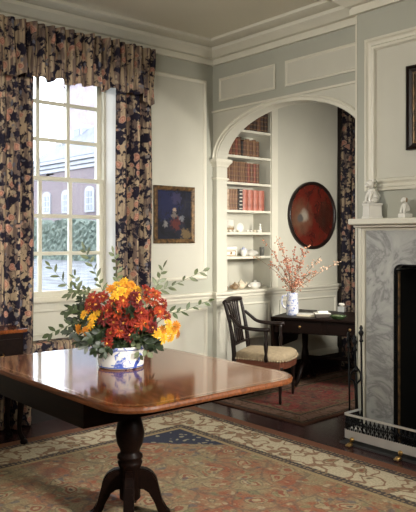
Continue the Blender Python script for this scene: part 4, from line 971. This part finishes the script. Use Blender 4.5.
for k in range(40):
    a = 2*pi*k/40+random.uniform(-.1, .1); rr = random.uniform(0.12, 0.21); zz = random.uniform(-0.02, 0.20)*(1.0)
    tip = MOUTH+Vector((rr*cos(a), rr*sin(a), zz)); mid = MOUTH+Vector((rr*.55*cos(a), rr*.55*sin(a), zz*0.5+0.05))
    sprig('dark green leafy stalk filling in between the bouquet flowers', [MOUTH+Vector((0.03*cos(a), 0.03*sin(a), -0.05)), mid, tip], 0.036, 0.010, M_dkleaf, 0.2, 18, 'dark leaf stalks in the bouquet')
for k, (u, v, dt) in enumerate(((70, 332, 0), (78, 342, -.04), (74, 320, .05), (86, 346, -.08), (90, 338, -.1), (72, 308, .1), (95, 350, -.1), (82, 300, .1), (148, 344, -.08), (156, 346, 0), (104, 352, -.12))):
    tip = D(u, v, 3.24+dt); base = MOUTH+Vector((random.uniform(-.04, .04), random.uniform(-.04, .04), -0.05))
    sprig('dark green leafy stalk filling in between the bouquet flowers', [base, base*0.5+tip*0.5+Vector((0, 0, 0.05)), tip], 0.042, 0.011, M_dkleaf, 0.3, 16, 'dark leaf stalks in the bouquet')
for k, (u, v) in enumerate(((148, 352), (140, 355), (94, 350))):
    sprig('broad grey-green leaf stalk hanging over the rim of the flower pot', [MOUTH+Vector((0, 0, -0.04)), D(u*.5+61, 338, 3.22), D(u, v, 3.17)], 0.035, 0.012, M_greyleaf, 0.55, 5, 'grey leaf stalks over the pot rim')

# ------------------------------------------------------------------ side table in the left corner
t = thing('side_table', 'dark mahogany side table at the left edge behind the dining table', 'table', (0.34, -2.37, 0.0))
b = NB(); rbox(b, -0.125, 0.125, -0.36, 0.36, 0.735, 0.760, 0.006); link('table_top', b, M_mah, t)
b = NB(); quad_box(b, -0.11, 0.11, -0.335, 0.335, 0.40, 0.735); link('case', b, M_darkmah, t)
for s in (-1, 1):
    b = NB(); rbox(b, 0.11, 0.118, s*0.165-0.155, s*0.165+0.155, 0.50, 0.70, 0.003); dr = link('drawer', b, M_darkmah, t)
    b = NB(); tube(b, [(0.118, s*0.165-0.03, 0.61), (0.132, s*0.165-0.028, 0.60), (0.135, s*0.165, 0.595), (0.132, s*0.165+0.028, 0.60), (0.118, s*0.165+0.03, 0.61)], 0.004, 6, 4); link('drawer_handle', b, M_brass, dr)
for sx in (-1, 1):
    for sy in (-1, 1):
        b = NB(); tube(b, [(sx*0.09, sy*0.315, 0.47), (sx*0.105, sy*0.335, 0.40), (sx*0.098, sy*0.325, 0.25), (sx*0.092, sy*0.318, 0.10), (sx*0.108, sy*0.335, 0.04)], [0.028, 0.036, 0.020, 0.014, 0.018], 10, 5); sphere(b, (sx*0.112, sy*0.340, 0.0215), 0.026, 1, 1, 0.8); link('leg', b, M_darkmah, t)

# ------------------------------------------------------------------ armchair
fang = radians(28)
near_front = Vector((0.852, -0.005, 0))
fv = Vector((cos(fang), sin(fang), 0)); lv = Vector((-sin(fang), cos(fang), 0))
cc = near_front-fv*0.21+lv*0.22
CH = thing('armchair', 'black open armchair with cream upholstered seat standing under the arch', 'chair', (cc.x, cc.y, 0.0095), fang)
# local: +x front, +y chair's left (far side); near side is -y
SWF, SWB, SD = 0.235, 0.19, 0.21
seat_o = [(-SD, -SWB), (SD-0.02, -SWF), (SD+0.015, -SWF+0.05), (SD+0.035, -0.10), (SD+0.04, 0), (SD+0.035, 0.10), (SD+0.015, SWF-0.05), (SD-0.02, SWF), (-SD, SWB)]
b = NB(); prism(b, seat_o, 0.285, 0.345, 'z'); lab(link('seat_rail', b, wood('red_brown_rail', (0.10, 0.03, 0.018), (0.20, 0.07, 0.04), 0.35), CH), 'red-brown seat rail')
M_up = solid('cream_woven_upholstery', (0.37, 0.29, 0.185), 0.85, var=0.15, scale=40, bmp=0.0)
b = NB(); R = []
for ins, z in ((0.0, 0.345), (-0.006, 0.36), (0.002, 0.385), (0.03, 0.402), (0.10, 0.412)):
    k = 1-ins/0.24; R.append([Vector((x*k, y*k, z)) for x, y in seat_o])
ring_skin(b, R); link('seat', b, M_up, CH)
b = NB()
pp = [Vector((x*1.03, y*1.03, 0.348)) for x, y in seat_o]
for a, c in zip(pp, pp[1:]):
    nn_ = max(1, int((c-a).length/0.022))
    for k in range(nn_): sphere(b, a+(c-a)*k/nn_, 0.0085, seg=6)
lab(link('scalloped_trim', b, M_up, CH), 'scalloped edge of the upholstery')
for s in (-1, 1):
    b = NB(); tube(b, [(-0.27, s*0.178, 0.0), (-0.235, s*0.185, 0.18), (-SD, s*0.19, 0.33), (-SD-0.012, s*0.192, 0.50), (-SD-0.045, s*0.198, 0.68), (-SD-0.080, s*0.205, 0.812)], [0.017, 0.019, 0.021, 0.019, 0.016, 0.014], 8, 5); link('back_post', b, M_ebony, CH)
    b = NB(); lathe(b, [(0.010, 0), (0.013, 0.02), (0.012, 0.05), (0.018, 0.22), (0.022, 0.25), (0.017, 0.262), (0.024, 0.275), (0.024, 0.30)], 12, c=(SD-0.022, s*(SWF-0.028), 0)); link('front_leg', b, M_ebony, CH)
    b = NB(); lathe(b, [(0.014, 0.335), (0.018, 0.36), (0.012, 0.40), (0.017, 0.44), (0.020, 0.475), (0.012, 0.51), (0.013, 0.56), (0.016, 0.59)], 12, c=(0.075, s*(SWF-0.008), 0)); link('arm_support', b, M_ebony, CH)
    b = NB(); tube(b, [(-SD-0.035, s*0.198, 0.70), (-SD+0.015, s*0.212, 0.655), (-SD+0.075, s*0.222, 0.612), (-0.03, s*0.230, 0.597), (0.105, s*0.232, 0.598)], [0.013, 0.014, 0.015, 0.016, 0.017], 8, 5); link('arm', b, M_ebony, CH)
b = NB(); tube(b, [(-SD-0.078, -0.208, 0.803), (-SD-0.096, 0, 0.818), (-SD-0.078, 0.208, 0.803)], [0.020, 0.024, 0.020], 8, 5); link('top_rail', b, M_ebony, CH)
b = NB(); tube(b, [(-SD-0.008, -0.19, 0.45), (-SD-0.014, 0, 0.45), (-SD-0.008, 0.19, 0.45)], 0.012, 8, 4); link('lower_back_rail', b, M_ebony, CH)
for k in range(5):
    yb_ = (-0.10+0.05*k); yt = yb_*1.25
    b = NB(); tube(b, [(-SD-0.012, yb_, 0.45), (-SD-0.040, yb_*0.85, 0.62), (-SD-0.086, yt, 0.805)], [0.009, 0.008, 0.010], 6, 4); link('back_bar', b, M_ebony, CH)

# ------------------------------------------------------------------ sofa table by the far wall
TA = radians(22)
c0 = D(270.5, 316.5, 6.10); STZ = c0.z
ST = thing('sofa_table', 'dark drop-leaf sofa table under the arch carrying the blossom jug', 'table', (c0.x, c0.y, 0.0), TA)
SL, SWd = 0.98, 0.72
b = NB(); rbox(b, 0, SL, 0, SWd, STZ-0.020, STZ, 0.006); link('table_top', b, M_darkmah, ST)
b = NB(); quad_box(b, 0.03, SL-0.03, 0.03, SWd-0.03, STZ-0.140, STZ-0.020); link('apron', b, M_darkmah, ST)
for x in (0.27, 0.72):
    b = NB(); rbox(b, x-0.20, x+0.20, 0.022, 0.03, STZ-0.132, STZ-0.028, 0.003); dr = link('drawer', b, M_darkmah, ST)
    b = NB(); sphere(b, (x, 0.012, STZ-0.078), 0.013); link('drawer_knob', b, M_brass, dr)
def leafp(x):
    o_ = [(0.02, STZ-0.022), (SWd-0.02, STZ-0.022), (SWd-0.02, STZ-0.235)]+[(SWd-0.02-0.05+0.05*cos(pi/2*i/5), STZ-0.245-0.05*sin(pi/2*i/5)) for i in range(6)]+[(0.02+0.05-0.05*sin(pi/2*i/5), STZ-0.245-0.05*cos(pi/2*i/5)) for i in range(6)]
    t_ = NB(); prism(t_, o_, x-0.008, x+0.008, 'x'); return t_
link('drop_leaf', leafp(0.004), M_darkmah, ST); link('drop_leaf', leafp(SL-0.004), M_darkmah, ST)
for x in (0.20, SL-0.20):
    b = NB(); quad_box(b, x-0.03, x+0.03, 0.12, SWd-0.12, STZ-0.16, STZ-0.138)
    lathe(b, [(0.045, STZ-0.16), (0.030, STZ-0.18), (0.026, 0.34), (0.034, 0.28), (0.038, 0.22), (0.034, 0.17)], 14, c=(x, SWd/2, 0)); link('pedestal', b, M_darkmah, ST)
    for s in (-1, 1):
        b = NB(); tube(b, [(x, SWd/2+s*0.01, 0.20), (x, SWd/2+s*0.09, 0.17), (x, SWd/2+s*0.17, 0.085), (x, SWd/2+s*0.24, 0.035), (x, SWd/2+s*0.30, 0.024)], [0.026, 0.025, 0.020, 0.017, 0.015], 8, 5)
        lg = link('leg', b, M_darkmah, ST); b = NB(); sphere(b, (x, SWd/2+s*0.305, 0.022), 0.0128+0.004, 1, 1.3, 0.75); link('brass_foot', b, M_brass, lg)
b = NB(); tube(b, [(0.20, SWd/2, 0.25), (SL-0.20, SWd/2, 0.25)], 0.016, 8); link('stretcher', b, M_darkmah, ST)
ts, tc = sin(TA), cos(TA)
def onT(lx, ly): return Vector((c0.x+lx*tc-ly*ts, c0.y+lx*ts+ly*tc, STZ+0.0006))
def onTpx(u, v):
    t_ = FPX*(CAMZ-STZ)/(v-HOR); p = D(u, v, t_); p.z = STZ+0.0006; return p
# jug with blossom branches
jp = onTpx(292.5, 315.0)
J = thing('porcelain_jug', 'tall blue and white porcelain jug holding the blossom branches', 'jug', jp)
b = NB(); lathe(b, [(0.054, 0), (0.057, 0.004), (0.055, 0.02), (0.057, 0.06), (0.055, 0.12), (0.048, 0.17), (0.050, 0.205), (0.046, 0.205), (0.044, 0.16), (0.050, 0.05), (0.0, 0.01)], 28); link('jug_body', b, M_bw2, J)
hd = -RGT
b = NB(); tube(b, [hd*0.048+Vector((0, 0, 0.175)), hd*0.085+Vector((0, 0, 0.175)), hd*0.10+Vector((0, 0, 0.13)), hd*0.085+Vector((0, 0, 0.08)), hd*0.054+Vector((0, 0, 0.06))], 0.008, 8, 5); link('jug_handle', b, M_bw2, J)
M_bl = [solid('peach_blossom', (0.52, 0.24, 0.15), 0.7, var=0.35, scale=50), solid('rust_blossom', (0.36, 0.10, 0.055), 0.7, var=0.35, scale=50), solid('pale_blossom', (0.62, 0.42, 0.30), 0.7, var=0.25, scale=50)]
jm = jp+Vector((0, 0, 0.19)); t0 = (jm-CAM).dot(FWD)
BR = [((262, 237), 'blossom branch reaching up far left from the jug', 0), ((276, 236), 'thin pale blossom branch standing tall left of the jug centre', 2), ((281, 243), 'blossom branch fanning up left of centre', 0), ((295, 246), 'dense rust blossom branch rising from the jug centre', 1), ((302, 250), 'rust blossom branch just right of the jug centre', 1), ((309, 246), 'thin blossom branch rising right of the jug under the tray', 0), ((321, 256), 'blossom branch fanning up to the right of the jug', 2), ((339, 262), 'long blossom branch sweeping far right toward the dark curtain', 2), ((270, 262), 'low blossom branch spreading left of the jug', 0), ((256, 257), 'bare thin branch reaching left across the bookcase', 2), ((316, 270), 'low blossom branch spreading right of the jug', 0), ((286, 256), 'short dense rust blossom branch left of the jug centre', 1)]
for i, ((u, v), lb, mi) in enumerate(BR):
    dt = random.uniform(-.14, .05); tip = D(u, v, t0+dt)
    if tip.x < 0.05: tip.x = 0.05
    base = jm+Vector((random.uniform(-.02, .02), random.uniform(-.02, .02), -0.08)); mid = jm*0.5+tip*0.5+Vector((0, 0, 0.03))+RGT*random.uniform(-.02, .02)
    t = thing('blossom_branch', lb, 'branch', base); Q = [p-base for p in catmull([base, jm+Vector((random.uniform(-.012, .012), random.uniform(-.012, .012), 0.02)), mid, tip], 8)]
    b = NB(); tube(b, Q, [0.0030-0.0018*k/len(Q) for k in range(len(Q))], 5)
    bl = NB(); nb = 10 if i == 9 else 40
    for k in range(nb):
        s = random.uniform(0.42, 1.0); f = s*(len(Q)-1); q = Q[min(int(f), len(Q)-1)]
        off = Vector((random.uniform(-1, 1), random.uniform(-1, 1), random.uniform(-1, 1)))*0.048*(1.15-s*0.6)
        if q.x+off.x+base.x < 0.02: off.x = abs(off.x)
        tube(b, [q, q+off], 0.0010, 4); r_ = random.uniform(0.005, 0.0105)
        sphere(bl, q+off, r_, 1, 1, random.uniform(.6, 1), 6)
    link('twig', b, M_twig, t); link('blossoms', bl, M_bl[mi], t)
# things on the sofa table
p = onTpx(308, 316.0); t = thing('writing_paper', 'low stack of cream writing paper right of the jug', 'paper', p, TA+0.1)
b = NB(); rbox(b, -0.09, 0.09, -0.06, 0.06, 0, 0.018, 0.002); link('sheets', b, M_page, t); b = NB(); rbox(b, -0.093, 0.093, -0.063, 0.063, 0.018, 0.021, 0.001); link('top_sheet', b, M_porc, t)
p = onTpx(322, 317.2); t = thing('closed_book', 'thick dark-edged book with pale cover lying on the sofa table', 'book', p, TA+0.5)
b = NB(); rbox(b, -0.065, 0.065, -0.05, 0.05, 0, 0.034, 0.004); link('page_block', b, solid('dark_page_edges', (0.04, 0.028, 0.02), 0.6), t)
b = NB(); R = [[Vector((x, y, z)) for x, y in ((-.07, -.055), (.07, -.055), (.07, .055), (-.07, .055))] for z in (0.034, 0.040)]; ring_skin(b, R, smooth=False); rbox(b, -0.04, 0.05, -0.035, 0.035, 0.040, 0.056, 0.005); link('cover', b, M_porc, t)
p = onTpx(338, 319.0); t = thing('green_dish', 'oval green dish on the sofa table beside the dark curtain', 'dish', p, TA)
b = NB(); lathe(b, [(0.045, 0), (0.05, 0.004), (0.075, 0.026), (0.078, 0.030), (0.070, 0.028), (0.04, 0.010)], 24, sy=0.75); link('dish_body', b, solid('dark_green_glaze', (0.05, 0.085, 0.035), 0.2, var=0.5, scale=30), t)
b = NB(); sphere(b, (-0.015, 0, 0.026), 0.026, 1.3, 0.9, 0.5); link('dish_contents', b, M_greyleaf, t)
p = onTpx(341.5, 312.0); t = thing('glass_inkwell', 'clear square glass inkwell with white lid behind the green dish', 'inkwell', p, TA)
b = NB(); rbox(b, -0.032, 0.032, -0.032, 0.032, 0, 0.052, 0.006); link('inkwell_body', b, solid('clear_ink_glass', (0.30, 0.31, 0.30), 0.08), t)
b = NB(); lathe(b, [(0.018, 0.052), (0.018, 0.062), (0.030, 0.064), (0.030, 0.076), (0.020, 0.084), (0.001, 0.086)], 16); link('inkwell_lid', b, M_porc, t)
p = onT(0.86, 0.40); t = thing('letter_box', 'low dark wooden box at the right of the sofa table', 'box', p, TA)
b = NB(); rbox(b, -0.08, 0.08, -0.05, 0.05, 0, 0.045, 0.004); link('box_body', b, M_darkmah, t); b = NB(); rbox(b, -0.083, 0.083, -0.053, 0.053, 0.045, 0.062, 0.005); link('box_lid', b, M_darkmah, t)
